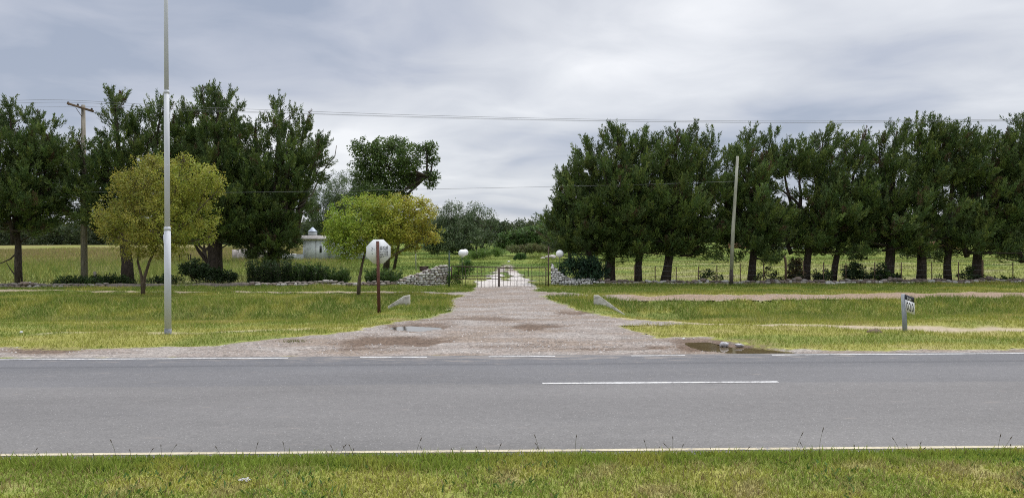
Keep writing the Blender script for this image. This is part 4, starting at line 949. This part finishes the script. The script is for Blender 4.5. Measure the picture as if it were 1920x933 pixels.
low_wall('stone_wing_wall', gr, r_end, lambda s: (1.15 - .8 * min(1, s / .95) ** .6) if s < 1.0 else .35 - .05 * (s - 1.0), 'whitewashed stone wing wall falling away from the gate to the right', WHITEST, sz=.15, thick=.42, capcol=C_(.66, .65, .63))
lw0 = np.array((-34.0, 37.6)); 
low_wall('stone_wall', lw0, lowL0 - np.array([.05, 0]), lambda s: .22 + .06 * math.sin(s * .8) * math.sin(s * 2.1), 'long low wall of brown field stones left of the gate', GREYST, gaps=((13.5, 20.5),), sz=.27, capcol=C_(.2, .175, .15))
rw1 = np.array((35.0, 39.6))
low_wall('stone_wall', r_end + np.array([.1, 0]), rw1, lambda s: .20 + .05 * math.sin(s * .7) * math.sin(s * 1.9) + .03 * math.sin(s * 5), 'long low wall of pale field stones under the cypresses right of the gate', [C_(.34, .31, .28), C_(.24, .19, .16), C_(.5, .48, .45), C_(.2, .16, .13)], sz=.27)

# ------------------------------------------------------------------ gate
GY = 37.2
def gp(px, py): return P(px, py, GY)
def bar(mb, p0, p1, r): mb.tube([gp(*p0), gp(*p1)], r, 6)
def gate_leaf(label, frame, rails, bars, box):
    b = gp(*frame[0]); root = thing('gate_leaf', (b[0], GY, b[2]), label, 'gate', 'two leaves of the driveway gate')
    f = MB()
    for p0, p1 in zip(frame[:-1], frame[1:]): bar(f, p0, p1, .027)
    f.build('gate_frame', M['iron'], root)
    for p0, p1 in rails: m = MB(); bar(m, p0, p1, .017); m.build('rail', M['iron'], root)
    for p0, p1, r in bars: m = MB(); bar(m, p0, p1, r); m.build('bar', M['iron'], root)
lb = [((x, 499.5 + (x - 846) * .018), (x, 539.5), .0105) for x in (887, 895, 902, 909, 917, 923, 929)]
lb += [((873, 499.5), (873, 536), .013), ((880, 499.7), (880, 516), .012), ((902.5, 500), (902.5, 516), .012), ((909, 500), (909, 516), .012), ((902.5, 523), (902.5, 539.5), .012)]
lb += [((x, 499), (x, 517), .006) for x in (853, 860, 866)]
gate_leaf('left gate leaf of dark iron bars, its lower left corner left open', [(846.5, 522), (846.5, 499), (934.5, 501), (934.5, 539.5), (882, 539.5)],
          [((846.5, 516.5), (934.5, 517.5)), ((846.5, 522.5), (934.5, 523))], lb, None)
rb = [((x, 498.0), (x, 540.0 if x < 1000 else 536), .0105) for x in (944, 951, 957, 964, 971, 977, 984, 990, 997, 1005, 1012, 1018)]
rb += [((991, 501.5), (991, 517.5), .012), ((997.5, 501.5), (997.5, 541), .012), ((969, 525), (969, 541), .011)]
gate_leaf('right gate leaf of thin dark iron bars with points above the top rail', [(1023.5, 536), (1023.5, 501), (936.5, 502), (936.5, 541.0), (997, 540.5)],
          [((936.5, 518.5), (1023.5, 517.5)), ((936.5, 525.5), (1000, 525.5))], rb, None)
def gate_post(label, px, top, mat, r):
    p = P(px, 536, GY); z = gz(p[0], GY); root = thing('gate_post', (p[0], GY, z), label, 'post', 'posts the gate hangs on')
    t = P(px + .5, top, GY); b = MB(); b.tube([(p[0], GY, z - .1), t], r, 10); b.lathe(t + np.array([0, 0, -.01]), [(r * 1.25, 0), (r * 1.25, .03), (.01, .05)], 10)
    b.build('shaft', mat, root, smooth=False)
    for py in (504, 527):
        h = MB(); q = P(px, py, GY); e = P(px + (4.5 if px < 900 else -4.5), py + 1, GY); h.tube([q, (q + e) / 2 + np.array([0, 0, -.025]), e], .012, 6); h.build('hinge', M['iron'], root)
gate_post('dark green iron gate post beside the left wing wall', 842, 472, M['green_iron'], .045)
gate_post('thin dark iron gate post beside the whitewashed wing wall', 1028, 463, M['iron'], .032)

def globe_lamp(label, px, py, rpx, Y, second=None):
    c = P(px, py, Y); z = gz(c[0], Y); r = rpx / F * Y; root = thing('globe_lamp', (c[0], Y, z), label, 'lamp', 'white globe lamps by the gate')
    b = MB(); b.tube([(c[0], Y, z - .1), (c[0], Y, c[2] - r * .95)], .016, 8); b.build('lamp_post', M['green_iron'], root)
    b = MB(); b.lathe((c[0], Y, c[2] - r * 1.12), [(.03, 0), (.06, .03), (.06, .07)], 14); b.build('collar', M['galv'], root)
    def ball(cc, rr): return [(max(rr * math.sin(t), .002), -rr * math.cos(t)) for t in np.linspace(.02, math.pi - .02, 15)]
    b = MB(); b.lathe(c, ball(c, r), 24); b.build('globe', M['globe'], root, smooth=True)
    if second:
        c2 = P(second[0], second[1], Y + .22); b = MB(); b.lathe(c2, ball(c2, r * .86), 24); b.tube([c2 + np.array([0, 0, -.02]), c], .02, 8)
        b.build('globe', M['globe'], root, smooth=True)
globe_lamp('pair of white globe lamps close together, left of the gate', 866.5, 474.5, 7.2, 39.0, (872, 473))
globe_lamp('single white globe lamp above the whitewashed wall, right of the gate', 1049.5, 475.5, 7.2, 39.0)

def meter_box():
    c = P(795, 504, 40.4); z = gz(c[0], 40.4); root = thing('meter_box', (c[0], 40.4, z), 'small dark metal box on a post peeping over the left wing wall', 'box')
    b = MB(); b.box((c[0], 40.4, z + (c[2] - z) / 2 - .08), (.07, .07, c[2] - z)); b.build('post', M['tar'], root)
    b = MB(); b.box(c, (.46, .2, .24)); b.build('body', M['iron'], root)
    b = MB(); b.box(c + np.array([0, 0, .135]), (.52, .26, .025)); b.build('lid', M['iron'], root)
meter_box()

# ------------------------------------------------------------------ poles, wires, fence
def lamp_pole():
    g = G(315, 626); Y = g[1]; z = gz(g[0], Y); root = thing('lamp_pole', (g[0], Y, z), 'tall stepped pale steel lamp pole on the left verge, reaching out of the photo', 'pole')
    def pt(py, px): return P(px, py, Y)
    lean = lambda zz: np.array([g[0] + (zz) * -.0022, Y, z + zz])
    px = 1 / F * Y
    z1 = P(314, 428, Y)[2] - z; z2 = P(312, 172, Y)[2] - z
    def seg(name, za, zb, ra, rb, mat):
        b = MB(); n = 20
        b.tube([lean(za), lean((za + zb) / 2), lean(zb)], [ra, (ra + rb) / 2, rb], n); return b.build(name, mat, root, smooth=True)
    seg('base_sleeve', -.1, .13, 6.45 * px, 6.45 * px, M['galv_dark'])
    seg('lower_tube', .1, z1, 6.1 * px, 6.0 * px, M['galv']); seg('middle_tube', z1 - .1, z2, 4.95 * px, 4.85 * px, M['galv']); seg('upper_tube', z2 - .1, 9.3, 4.0 * px, 3.3 * px, M['galv'])
    for zz, r in ((z1, 6.3), (z2, 5.15)):
        b = MB(); b.tube([lean(zz - .05), lean(zz), lean(zz + .035)], [r * px, r * px, (r - 1.2) * px], 20); b.build('collar', M['galv'], root, smooth=True)
    c = P(308.5, 448, Y); b = MB(); b.box(c + np.array([.015, 0, 0]), (.05, .1, .2)); b.build('fuse_cover', M['galv'], root)
lamp_pole()

def utility_pole():
    Y = 41.6; bx = P(158, 525, Y); z = gz(bx[0], Y); root = thing('utility_pole', (bx[0], Y, z), 'wooden utility pole with a tilted crossarm among the left cypresses', 'pole')
    t = P(156, 197, Y); b = MB(); b.tube([(bx[0], Y, z - .2), (bx[0] * .5 + t[0] * .5, Y, (z + t[2]) / 2), t], [.18, .15, .10], 12, .05); b.build('pole_shaft', M['old_wood'], root, smooth=True)
    a0, a1 = P(126.5, 194, Y - .18), P(175, 209, Y - .18); d = a1 - a0; b = MB()
    b.box((a0 + a1) / 2, (np.linalg.norm(d), .11, .12), ry=-math.atan2(d[2], d[0])); b.build('crossarm', M['brown_wood'], root)
    b = MB(); b.tube([P(142, 202, Y - .2), P(153, 218, Y - .12)], .016, 6); b.build('brace', M['iron'], root)
    for x, y in ((128, 191), (146, 195), (172, 203)):
        b = MB(); c = P(x, y + 3, Y - .18); b.lathe(c, [(.015, -.1), (.015, 0), (.05, .0), (.065, .03), (.04, .05), (.055, .07), (.03, .1), (.012, .11)], 12); b.build('insulator', M['insul'], root)
utility_pole()
W_ = 'overhead wires strung from the utility pole'
def wire(label, pts, r=.008):
    p = np.array([P(*q) for q in pts]); n = len(p)
    # smooth run through the given points
    t = np.arange(n); tt = np.linspace(0, n - 1, n * 8); q = []
    for k in tt:
        i = min(int(k), n - 2); f = k - i; p0, p1, p2, p3 = p[max(i - 1, 0)], p[i], p[i + 1], p[min(i + 2, n - 1)]
        q.append(.5 * (2 * p1 + (p2 - p0) * f + (2 * p0 - 5 * p1 + 4 * p2 - p3) * f * f + (3 * p1 - p0 - 3 * p2 + p3) * f ** 3))
    b = MB(); b.tube(np.array(q), r, 5, caps=False); tag(b.build('overhead_wire', M['wire'], loc=p[0]), label, 'wire', W_)
wire('uppermost overhead wire crossing the sky', [(-150, 191, 40), (0, 189, 40), (128, 188, 39.8), (350, 200, 40), (580, 209, 40), (800, 216.5, 40), (1100, 223.5, 40), (1420, 227, 40), (1700, 226, 40), (2050, 222, 40)])
wire('middle overhead wire, just under the uppermost one', [(-150, 196, 40), (0, 194, 40), (146, 192.5, 39.8), (350, 205, 40), (580, 213, 40), (800, 219.5, 40.2), (1100, 226, 40.2), (1420, 229.5, 40.2), (1700, 228.5, 40.2), (2050, 224, 40.2)], .007)
wire('third overhead wire, from the low end of the crossarm', [(-150, 204, 40), (0, 202, 40), (172, 200.5, 39.8), (350, 208, 40), (580, 214, 40.4), (800, 221, 40.4), (1100, 227, 40.4), (1420, 230.5, 40.4), (1700, 229.5, 40.4), (2050, 225.5, 40.4)], .005)
wire('low single wire in front of the oak, ending at the leaning bare pole', [(158, 360, 39.8), (400, 361, 39.8), (600, 358.5, 39.8), (830, 354, 39.5), (1030, 350, 39.2), (1200, 346, 39.0), (1379, 340, 38.5)], .007)

def bare_pole():
    g = G(1371, 536); Y = g[1]; z = gz(g[0], Y); root = thing('bare_pole', (g[0], Y, z), 'bare pale wooden pole leaning right, its foot tarred dark', 'pole')
    t = P(1383, 293, Y); m = P(1371.5, 505, Y); b0 = np.array([g[0], Y, z - .2]); px = Y / F
    b = MB(); b.tube([b0, m], [3.9 * px, 3.7 * px], 12, .06); b.build('tarred_foot', M['tar'], root, smooth=True)
    mid = P(1374.5, 430, Y); mm = P(1379, 360, Y)
    b = MB(); b.tube([m, mid, mm, t], [3.7 * px, 3.3 * px, 2.8 * px, 2.4 * px], 12, .06); b.build('pole_shaft', M['pale_wood'], root, smooth=True)
bare_pole()

def fence():
    Y0 = 39.05
    def yy(px): return Y0 + .0155 * (px - CX) / F * Y0
    p = P(1560, 527, Y0); root = thing('wire_fence', (p[0], Y0, gz(p[0], Y0)), 'thin post and wire fence behind the right stone wall', 'fence')
    posts = [(1190, 496), (1228.5, 499), (1268, 500), (1309.5, 499), (1344, 497), (1388, 494), (1431.5, 492), (1506, 489), (1544, 491), (1586, 492), (1640, 491), (1690, 491), (1747, 491), (1797, 491), (1899, 492)]
    tops = []
    for px, top in posts:
        Y = yy(px); t = P(px, top, Y); z = gz(t[0], Y); b = MB(); b.tube([(t[0] + rng.normal(0, .02), Y, z - .1), t], .026, 7, .1); b.build('post', M['brown_wood'], root); tops.append(t)
    Y = yy(1473); b = MB(); pts = [P(1473, 527, Y), P(1473.5, 500, Y), P(1472.5, 486, Y), P(1470, 480, Y)]; pts[0][2] = gz(pts[0][0], Y) - .1; b.tube(pts, [.065, .062, .06, .055], 9, .12); tag(b.build('post', M['brown_wood'], root, smooth=True), 'thick bent brown wooden post')
    Y = yy(1842); b = MB(); pts = [P(1842, 527, Y), P(1842, 487, Y)]; pts[0][2] = gz(pts[0][0], Y) - .1; b.tube(pts, [.055, .05], 9, .15); tag(b.build('post', M['brown_wood'], root, smooth=True), 'thick straight reddish brown post')
    for k, h in enumerate((.95, .7, .45)):
        b = MB(); q = np.array([[x_[0], x_[1] - .03, gz(x_[0], x_[1]) + h + .012 * math.sin(i * 2.1 + k)] for i, x_ in enumerate(tops)]); b.tube(q, .005, 4, caps=False); b.build('wire', M['wire'], root)
fence()
def old_post():
    Y = 40.4; p = P(178, 527, Y); z = gz(p[0], Y); b = MB(); b.tube([(p[0] + .05, Y, z - .1), P(178.5, 515, Y), P(177, 509, Y)], [.09, .08, .07], 9, .2)
    tag(b.build('old_post', M['old_wood'], loc=(p[0], Y, z), smooth=True), 'short grey weathered post stub right of the utility pole', 'post')
    Y = 60; p = P(780, 488, Y); z = gz(p[0], Y); b = MB(); b.tube([(p[0], Y, z - .1), P(779, 452, Y)], [.05, .04], 8, .1)
    tag(b.build('pale_post', M['pale_wood'], loc=(p[0], Y, z)), 'slender pale post in the meadow under the orange leaves of the sign tree', 'post')
old_post()

# ------------------------------------------------------------------ signs
def text_mesh(txt, size=1.0, bold=.0):
    cu = bpy.data.curves.new('lettering', 'FONT'); cu.body = txt; cu.size = size; cu.space_character = 1.15; cu.offset = bold; cu.resolution_u = 4
    o = bpy.data.objects.new('lettering', cu); COL.objects.link(o); dg = bpy.context.evaluated_depsgraph_get(); dg.update()
    me = bpy.data.meshes.new_from_object(o.evaluated_get(dg)); v = np.array([tuple(x.co) for x in me.vertices]); f = [tuple(p.vertices) for p in me.polygons]
    bpy.data.objects.remove(o); bpy.data.curves.remove(cu); bpy.data.meshes.remove(me); return v, f
def octagon_sign():
    g = G(711, 581); Y = g[1]; z = gz(g[0], Y); root = thing('octagonal_sign', (g[0], Y, z), 'back of a white octagonal road sign scrawled with black writing, on a rusty post', 'sign')
    px = Y / F; top = P(708, 452, Y); foot = np.array([g[0], Y, z - .2]); d = top - foot
    b = MB(); w = 2.9 * px
    for (a, c) in ((foot, top),):
        u = np.array([w, 0, 0]); dy = np.array([0, .035, 0])
        v = [a - u - dy, a + u - dy, a + u + dy, a - u + dy, c - u * .85 - dy, c + u * .85 - dy, c + u * .85 + dy, c - u * .85 + dy]
        b.add(np.array(v), np.array([[0, 1, 5, 4], [1, 2, 6, 5], [2, 3, 7, 6], [3, 0, 4, 7], [4, 5, 6, 7], [3, 2, 1, 0]]))
    b.build('post', M['rust'], root)
    c = P(709.5, 471.5, Y + .05); R = 22.8 * px; k = np.arange(8); a = (k + .5) * math.pi / 4; s = R / math.cos(math.pi / 8)
    ring = np.stack([np.cos(a) * s, np.zeros(8), np.sin(a) * s], 1); b = MB()
    v = np.concatenate([ring + c, ring + c + np.array([0, .012, 0])]); i = k; j = (k + 1) % 8
    b.add(v, [np.stack([i, i + 8, j + 8, j], 1), np.arange(8), np.arange(8)[::-1] + 8]); plate = b.build('octagon_plate', M['sign_back'], root)
    def P2(u, v): return c + np.array([u * px, -.004, -v * px])
    sc = MB(); r_ = np.random.default_rng(4)
    def stroke(pts, w=.55):
        for (u0, v0), (u1, v1) in zip(pts[:-1], pts[1:]):
            L = math.hypot(u1 - u0, v1 - v0) + 1e-6; nx, ny = -(v1 - v0) / L * w / 2, (u1 - u0) / L * w / 2
            dd = np.array([0, -.001 * r_.random(), 0])
            sc.add(np.array([P2(u0 + nx, v0 + ny), P2(u1 + nx, v1 + ny), P2(u1 - nx, v1 - ny), P2(u0 - nx, v0 - ny)]) + dd, np.array([[0, 1, 2, 3]]))
    def done():
        nonlocal sc
        sc.build('scrawl', M['scrawl'], root); sc = MB()
    for row in range(5):             # five lines of unreadable scrawl on the right half
        v = -10 + row * 4.6; u = 3.2
        while u < 17.5 - (row == 4) * 8:
            h = r_.uniform(2.4, 3.6); t = r_.integers(0, 4)
            if t == 0: stroke([(u, v + h), (u + .6, v), (u + 1.6, v + h * .5), (u + 1.9, v + h)])
            elif t == 1: stroke([(u, v), (u, v + h)]); stroke([(u, v + h * .5), (u + 1.6, v + h * .4)]); stroke([(u, v), (u + 1.7, v)])
            elif t == 2: stroke([(u, v), (u + 1.5, v), (u + 1.5, v + h), (u, v + h), (u, v)])
            else: stroke([(u, v), (u + .9, v + h), (u + 1.9, v)])
            u += r_.uniform(2.0, 2.9)
        done()
    stroke([(16.8, -11), (16.2, -4), (17.2, 4), (16.4, 9)], .7); stroke([(3.2, -5.9), (16, -6.3)], .5); stroke([(8, 8.3), (16.5, 7.6)], .5); done()
    for p_ in (((-13, -7), (-12, -8), (-11, -6), (-12.5, -3), (-12, -.5)), ((-13.2, -3), (-11.5, -1.8)), ((-12.4, 2.2), (-11, 4), (-12.5, 5)), ((-8.4, -6), (-8, -3))): stroke(list(p_), .8); done()
octagon_sign()

def km_marker():
    g = G(1697.5, 622); Y = g[1]; z = gz(g[0], Y); px = Y / F
    root = thing('kilometre_marker', (g[0], Y, z), 'grey leaning kilometre post with a white plate reading 020 under a black cap', 'sign')
    t = P(1693.5, 551, Y); b = MB(); foot = np.array([g[0], Y, z - .2])
    u0, u1 = np.array([4.4 * px, .0, 0]), np.array([3.6 * px, 0, 0]); dy = np.array([.02, .055, 0])
    v = [foot - u0 - dy, foot + u0 - dy, foot + u0 + dy, foot - u0 + dy, t - u1 - dy, t + u1 - dy, t + u1 + dy, t - u1 + dy]
    b.add(np.array(v), np.array([[0, 1, 5, 4], [1, 2, 6, 5], [2, 3, 7, 6], [3, 0, 4, 7], [4, 5, 6, 7], [3, 2, 1, 0]])); b.build('post', M['km_post'], root)
    # plate turned towards the traffic from the left, its far corner pulled down
    o = P(1696.2, 551.5, Y - .07); eu = P(1713, 557.5, Y - .33) - o; ev = P(1698, 583.5, Y - .07) - o; nn = np.cross(eu, ev); nn /= np.linalg.norm(nn)
    if nn[1] > 0: nn = -nn
    def slab(v0, v1, mat, name, th=.012):
        b = MB(); q = [o + ev * v0, o + eu + ev * v0, o + eu + ev * v1, o + ev * v1]; q2 = [p - nn * th for p in q]
        b.add(np.array(q + q2), np.array([[0, 1, 2, 3], [7, 6, 5, 4], [0, 4, 5, 1], [1, 5, 6, 2], [2, 6, 7, 3], [3, 7, 4, 0]])); return b.build(name, mat, root)
    cap = slab(0, .29, M['black'], 'cap_plate'); pl = slab(.292, 1.0, M['white'], 'number_plate')
    def put(txt, name, mat, par, u0, u1, v0, v1, bold):
        tv, tf = text_mesh(txt, 1, bold); lo, hi = tv.min(0), tv.max(0); a = (tv - lo) / np.maximum(hi - lo, 1e-6)
        pos = o + eu * (u0 + (u1 - u0) * a[:, :1]) + ev * (v1 + (v0 - v1) * a[:, 1:2]) + nn * .003
        b = MB(); b.add(pos, [np.array(f) for f in tf]); ORG[par] = ORG[root]; b.build(name, mat, par)
    put('020', 'lettering', M['black'], pl, .15, .95, .38, .88, .012); put('km', 'lettering', M['white'], cap, .32, .72, .07, .24, .004)
km_marker()

# ------------------------------------------------------------------ culvert headwalls and small things on the ground
def headwall(label, top_a, top_b, tail, Y, thick=.26):
    """a concrete parapet: short level top, then a long slope down to the ditch"""
    A, B, T = (P(*q, Y) for q in (top_a, top_b, tail)); T[1] = Y - .25 ; T = P(*tail, Y - .3)
    zb = min(gz(A[0], Y), gz(T[0], T[1])) - .35; b = MB(); dn = np.array([0, thick, 0])
    pr = [A, B, T, np.array([T[0], T[1], zb]), np.array([B[0], B[1], zb]), np.array([A[0], A[1], zb])]
    fr = np.array(pr); bk = fr + dn; bk[:3, 2] += rng.normal(0, .01, 3); n = 6
    v = np.concatenate([fr, bk]); i = np.arange(n); j = (i + 1) % n
    b.add(v, [np.array([[0, 1, 4, 5], [1, 2, 3, 4], [11, 10, 7, 6], [10, 9, 8, 7]]), np.stack([i, i + n, j + n, j], 1)])
    c = (A + B) / 2; o = b.build('culvert_headwall', M['concrete'], loc=(c[0], Y, gz(c[0], Y))); tag(o, label, 'headwall', 'culvert headwalls either side of the driveway')
    bv = o.modifiers.new('bevel', 'BEVEL'); bv.width = .02; bv.segments = 2
headwall('left culvert headwall of pale concrete, broken edge, right of the octagonal sign', (767.5, 553.5), (757, 554.5), (727, 574), G(768, 572)[1])
headwall('right culvert headwall of whitewashed concrete sloping into the ditch', (1114.5, 553.5), (1124, 554), (1172, 589), G(1118, 573)[1])

def crumpled(name, label, px, py, w, h, mat, cat, group=None, dz=0):
    g = G(px, py); z = gz(*g) + dz; b = MB(); s = np.array([w, w * .6, h])
    d = np.sign(IV) * np.abs(IV) ** .8 * (1 + rng.normal(0, .26, (len(IV), 1))); v = d * s / 2; v[:, 2] += h * .3; b.add(v + np.array([g[0], g[1], z]), IF)
    return tag(b.build(name, mat, loc=(g[0], g[1], z)), label, cat, group)
crumpled('litter_bag', 'larger crumpled whitish plastic bag at the edge of the muddy ditch puddle', 1358, 648, .17, .11, M['plastic'], 'litter', 'litter at the ditch puddle', .02)
crumpled('litter_bag', 'flatter crumpled whitish plastic bag, the right one in the ditch puddle', 1385, 648.5, .17, .05, M['plastic'], 'litter', 'litter at the ditch puddle', .02)
crumpled('litter_scrap', 'tiny white scrap on the mud left of the ditch puddle', 1282, 637, .05, .04, M['white'], 'litter', None, .02)
crumpled('litter_scrap', 'white scrap of paper in the grass at the far left', 40, 629, .07, .05, M['white'], 'litter', None, .03)
crumpled('litter_scrap', 'white scrap lying on the driveway inside the gate', 954, 497, .3, .12, M['white'], 'litter', None, .02)
def paper():
    g = G(457, 911); z = gz(*g) + .02; b = MB(); xs, ys = np.linspace(-.055, .055, 9), np.linspace(-.018, .018, 4); X, Y, q = grid(xs, ys)
    n = len(X); v = np.stack([X + g[0] + rng.normal(0, .006, n), Y + g[1] + rng.normal(0, .006, n), z + rng.uniform(-.012, .016, n)], 1)
    b.add(v, q); b.add(v + np.array([0, 0, .0015]), q[:, ::-1]); me = b.build('paper_scrap', M['white'], loc=(g[0], g[1], z))
    me.data.materials[0] = M['plastic']
    tag(me, 'torn white paper scrap in the near grass below the road', 'litter')
paper()
def mound():
    g = G(1640, 625); z = gz(*g); b = MB(); v = IV * np.array([.17, .13, .085]) * (1 + rng.normal(0, .06, (len(IV), 1))); b.add(v + np.array([g[0], g[1], z]), IF)
    tag(b.build('earth_mound', M['earth'], loc=(g[0], g[1], z), smooth=True), 'small mound of dug earth beside the worn footpath left of the kilometre post', 'mound')
mound()
def tuft():
    g = G(552, 642); b = MB(); k = 160; X = g[0] + rng.normal(0, .14, k); Y = g[1] + rng.normal(0, .1, k)
    blades(b, X, Y, surf_z(X, Y), rng.uniform(.05, .12, k), np.full(k, .012), rng.uniform(.4, .9, k), jitter(np.repeat(C_(.12, .13, .03)[None], k, 0), .3))
    tag(b.build('grass_tuft', M['grass'], loc=(g[0], g[1], 0)), 'lone grass tuft on the gravel shoulder left of the driveway', 'plant')
tuft()

# ------------------------------------------------------------------ far buildings
def house():
    Y = 95.0; c = P(586, 486, Y); z = gz(c[0], Y) - .1; k = Y / F
    root = thing('white_house', (c[0], Y, z), 'old white house with round bay and small bluish cone roof', 'house')
    zt = P(586, 450, Y)[2]; zc = P(586, 441, Y)[2]; zr = P(586, 434, Y)[2]; za = P(586, 425, Y)[2]; n = 8
    R = 24 * k; b = MB(); b.lathe((c[0], Y + R, 0), [(R, z - .3), (R, zt)], 16); wall = b.build('bay_wall', M['plaster'], root)
    b = MB(); b.lathe((c[0], Y + R, 0), [(R * 1.05, zt + .003), (R * 1.16, zt + .06), (R * 1.16, zt + .3), (R * 1.1, zt + .3), (R * 1.1, zc), (R * .9, zc)], 16); b.build('cornice', M['cornice'], root)
    rc = np.array([P(580, 440, Y)[0], Y + R, 0]); rr = 8.5 * k
    b = MB(); b.lathe(rc, [(rr, zc + .003), (rr, zr)], 12); b.build('cupola_wall', M['plaster'], root)
    b = MB(); b.lathe(rc, [(rr * 1.12, zr + .003), (rr * 1.05, zr + .06), (.06, za)], 12); b.build('roof', M['tin'], root)
    b = MB(); e = P(700, 486, Y); b.box((c[0] + R + 2.4, Y + R + 2.5, (z + zt) / 2), (5.6, 5, zt - z + .4)); b.build('wall', M['plaster'], root)
    b = MB(); b.box((c[0] + R + 2.4, Y + R + 2.5, zt + .33), (6.0, 5.4, .25)); b.build('parapet', M['cornice'], root)
    def opening(px, py, w, h, yy): q = P(px, py, yy); b = MB(); b.box((q[0], yy, q[2]), (w, .16, h), yaw=.75); return b.build('window', M['dark_open'], root)
    opening(602, 467, .45, .85, Y + .44); opening(609.2, 470, .3, .95, Y + 1.12)
    b = MB(); x = P(592, 468, Y)[0]; b.box((x, Y + .12, (z + zt) / 2), (.06, .1, zt - z - .2)); b.build('drainpipe', M['iron'], root)
    b = MB(); q = P(556, 478, Y); b.box((q[0] - .1, Y + .9, z + .4), (1.7, 1.2, 1.25)); b.build('side_wall', M['plaster'], root)
    b = MB(); q = P(543, 482, Y); b.box((q[0] - .3, Y + .9, z + .45), (1.5, 1.0, 1.3)); b.build('side_wall', M['white_wall'], root)
house()
def ruin():
    Y = 98.0; x0, x1 = P(436, 484, Y)[0], P(532, 484, Y)[0]; z = gz((x0 + x1) / 2, Y); root = thing('garden_wall', ((x0 + x1) / 2, Y, z), 'stained pinkish garden wall left of the white house', 'wall')
    b = MB(); xs = np.linspace(x0, x1, 12); tops = z + 1.35 + np.array([0, .05, .1, .1, .45, .45, .42, .1, .08, .06, -.2, -.3]) * .8
    for i in range(11): b.box(((xs[i] + xs[i + 1]) / 2, Y + .002 * (i % 2), (z - .3 + tops[i]) / 2), (xs[i + 1] - xs[i], .3, tops[i] - z + .3))
    b.build('wall_panel', M['plaster_pink'], root)
    b = MB(); b.box((P(478, 470, Y)[0], Y - .2, z + .55), (.5, .08, 1.1)); b.build('door', M['dark_open'], root)
ruin()
def cottage(label, px0, px1, base_py, wall_py, roof_py, Y, wm, rm, flat=False):
    a, c = P(px0, base_py, Y), P(px1, base_py, Y); z = gz((a[0] + c[0]) / 2, Y) - .2; w = c[0] - a[0]; x = (a[0] + c[0]) / 2; zw, zr = P(px0, wall_py, Y)[2], P(px0, roof_py, Y)[2]; dp = 5.0
    root = thing('distant_house', (x, Y + dp / 2, z), label, 'house', 'small houses beyond the right field')
    b = MB(); b.box((x, Y + dp / 2, (z - .3 + zw) / 2), (w, dp, zw - z + .3)); b.build('wall', wm, root)
    b = MB()
    if flat: b.box((x, Y + dp / 2, zw + .08), (w + .4, dp + .4, .15))
    else:
        v = np.array([[x - w / 2 - .3, Y - .4, zw - .05], [x + w / 2 + .3, Y - .4, zw - .05], [x + w / 2 + .3, Y + dp + .4, zw - .05], [x - w / 2 - .3, Y + dp + .4, zw - .05], [x - w / 2 - .3, Y + dp / 2, zr], [x + w / 2 + .3, Y + dp / 2, zr]])
        b.add(v, [np.array([[0, 1, 5, 4], [2, 3, 4, 5], [3, 2, 1, 0]]), np.array([[0, 4, 3], [1, 2, 5]])])
    b.build('roof', rm, root)
    b = MB(); b.box((x - w * .2, Y - .03, z + 1.0), (.9, .1, 2.0)); b.build('door', M['brown_wood'], root)
    b = MB(); b.box((x + w * .22, Y - .03, z + 1.5), (1.1, .1, .9)); b.build('window', M['dark_open'], root)
cottage('long low white building glimpsed behind the open cypress', 1466, 1552, 475, 463, 460, 140, M['white_wall'], M['tin'], True)
cottage('house with an orange tiled roof right of the leaning bare pole', 1378, 1408, 476, 463, 453, 150, M['ochre'], M['tile'])
cottage('ochre house seen between the thin trunks near the right edge', 1738, 1806, 478, 461, 452, 130, M['ochre'], M['tile'])
def pile():
    Y = 100; c = P(1030, 468, Y); z = gz(c[0], Y); b = MB(); root_loc = (c[0], Y, z)
    for k in range(9):
        s = rng.uniform(.35, .8); stone(b, (c[0] + rng.uniform(-.9, .9), Y + rng.uniform(-.4, .4), z + rng.uniform(.1, .5)), (s, s * .8, s * .6), C_(.62, .56, .54) * rng.uniform(.7, 1.1))
    tag(b.build('rubble_pile', M['stone'], loc=root_loc), 'pale heap of rubble at the end of the meadow behind the right gate post', 'pile')
pile()
def bench():
    Y = 85; c = P(347, 474, Y); z = gz(c[0], Y); root = thing('wooden_table', (c[0], Y, z), 'dark wooden table standing in the shade right of the lamp pole', 'table')
    b = MB(); b.box((c[0], Y, z + .95), (1.15, .7, .1)); b.build('tabletop', M['tar'], root)
    for sx in (-.5, .5):
        for sy in (-.28, .28): b = MB(); b.box((c[0] + sx, Y + sy, z + .42), (.09, .09, .95)); b.build('leg', M['tar'], root)
bench()
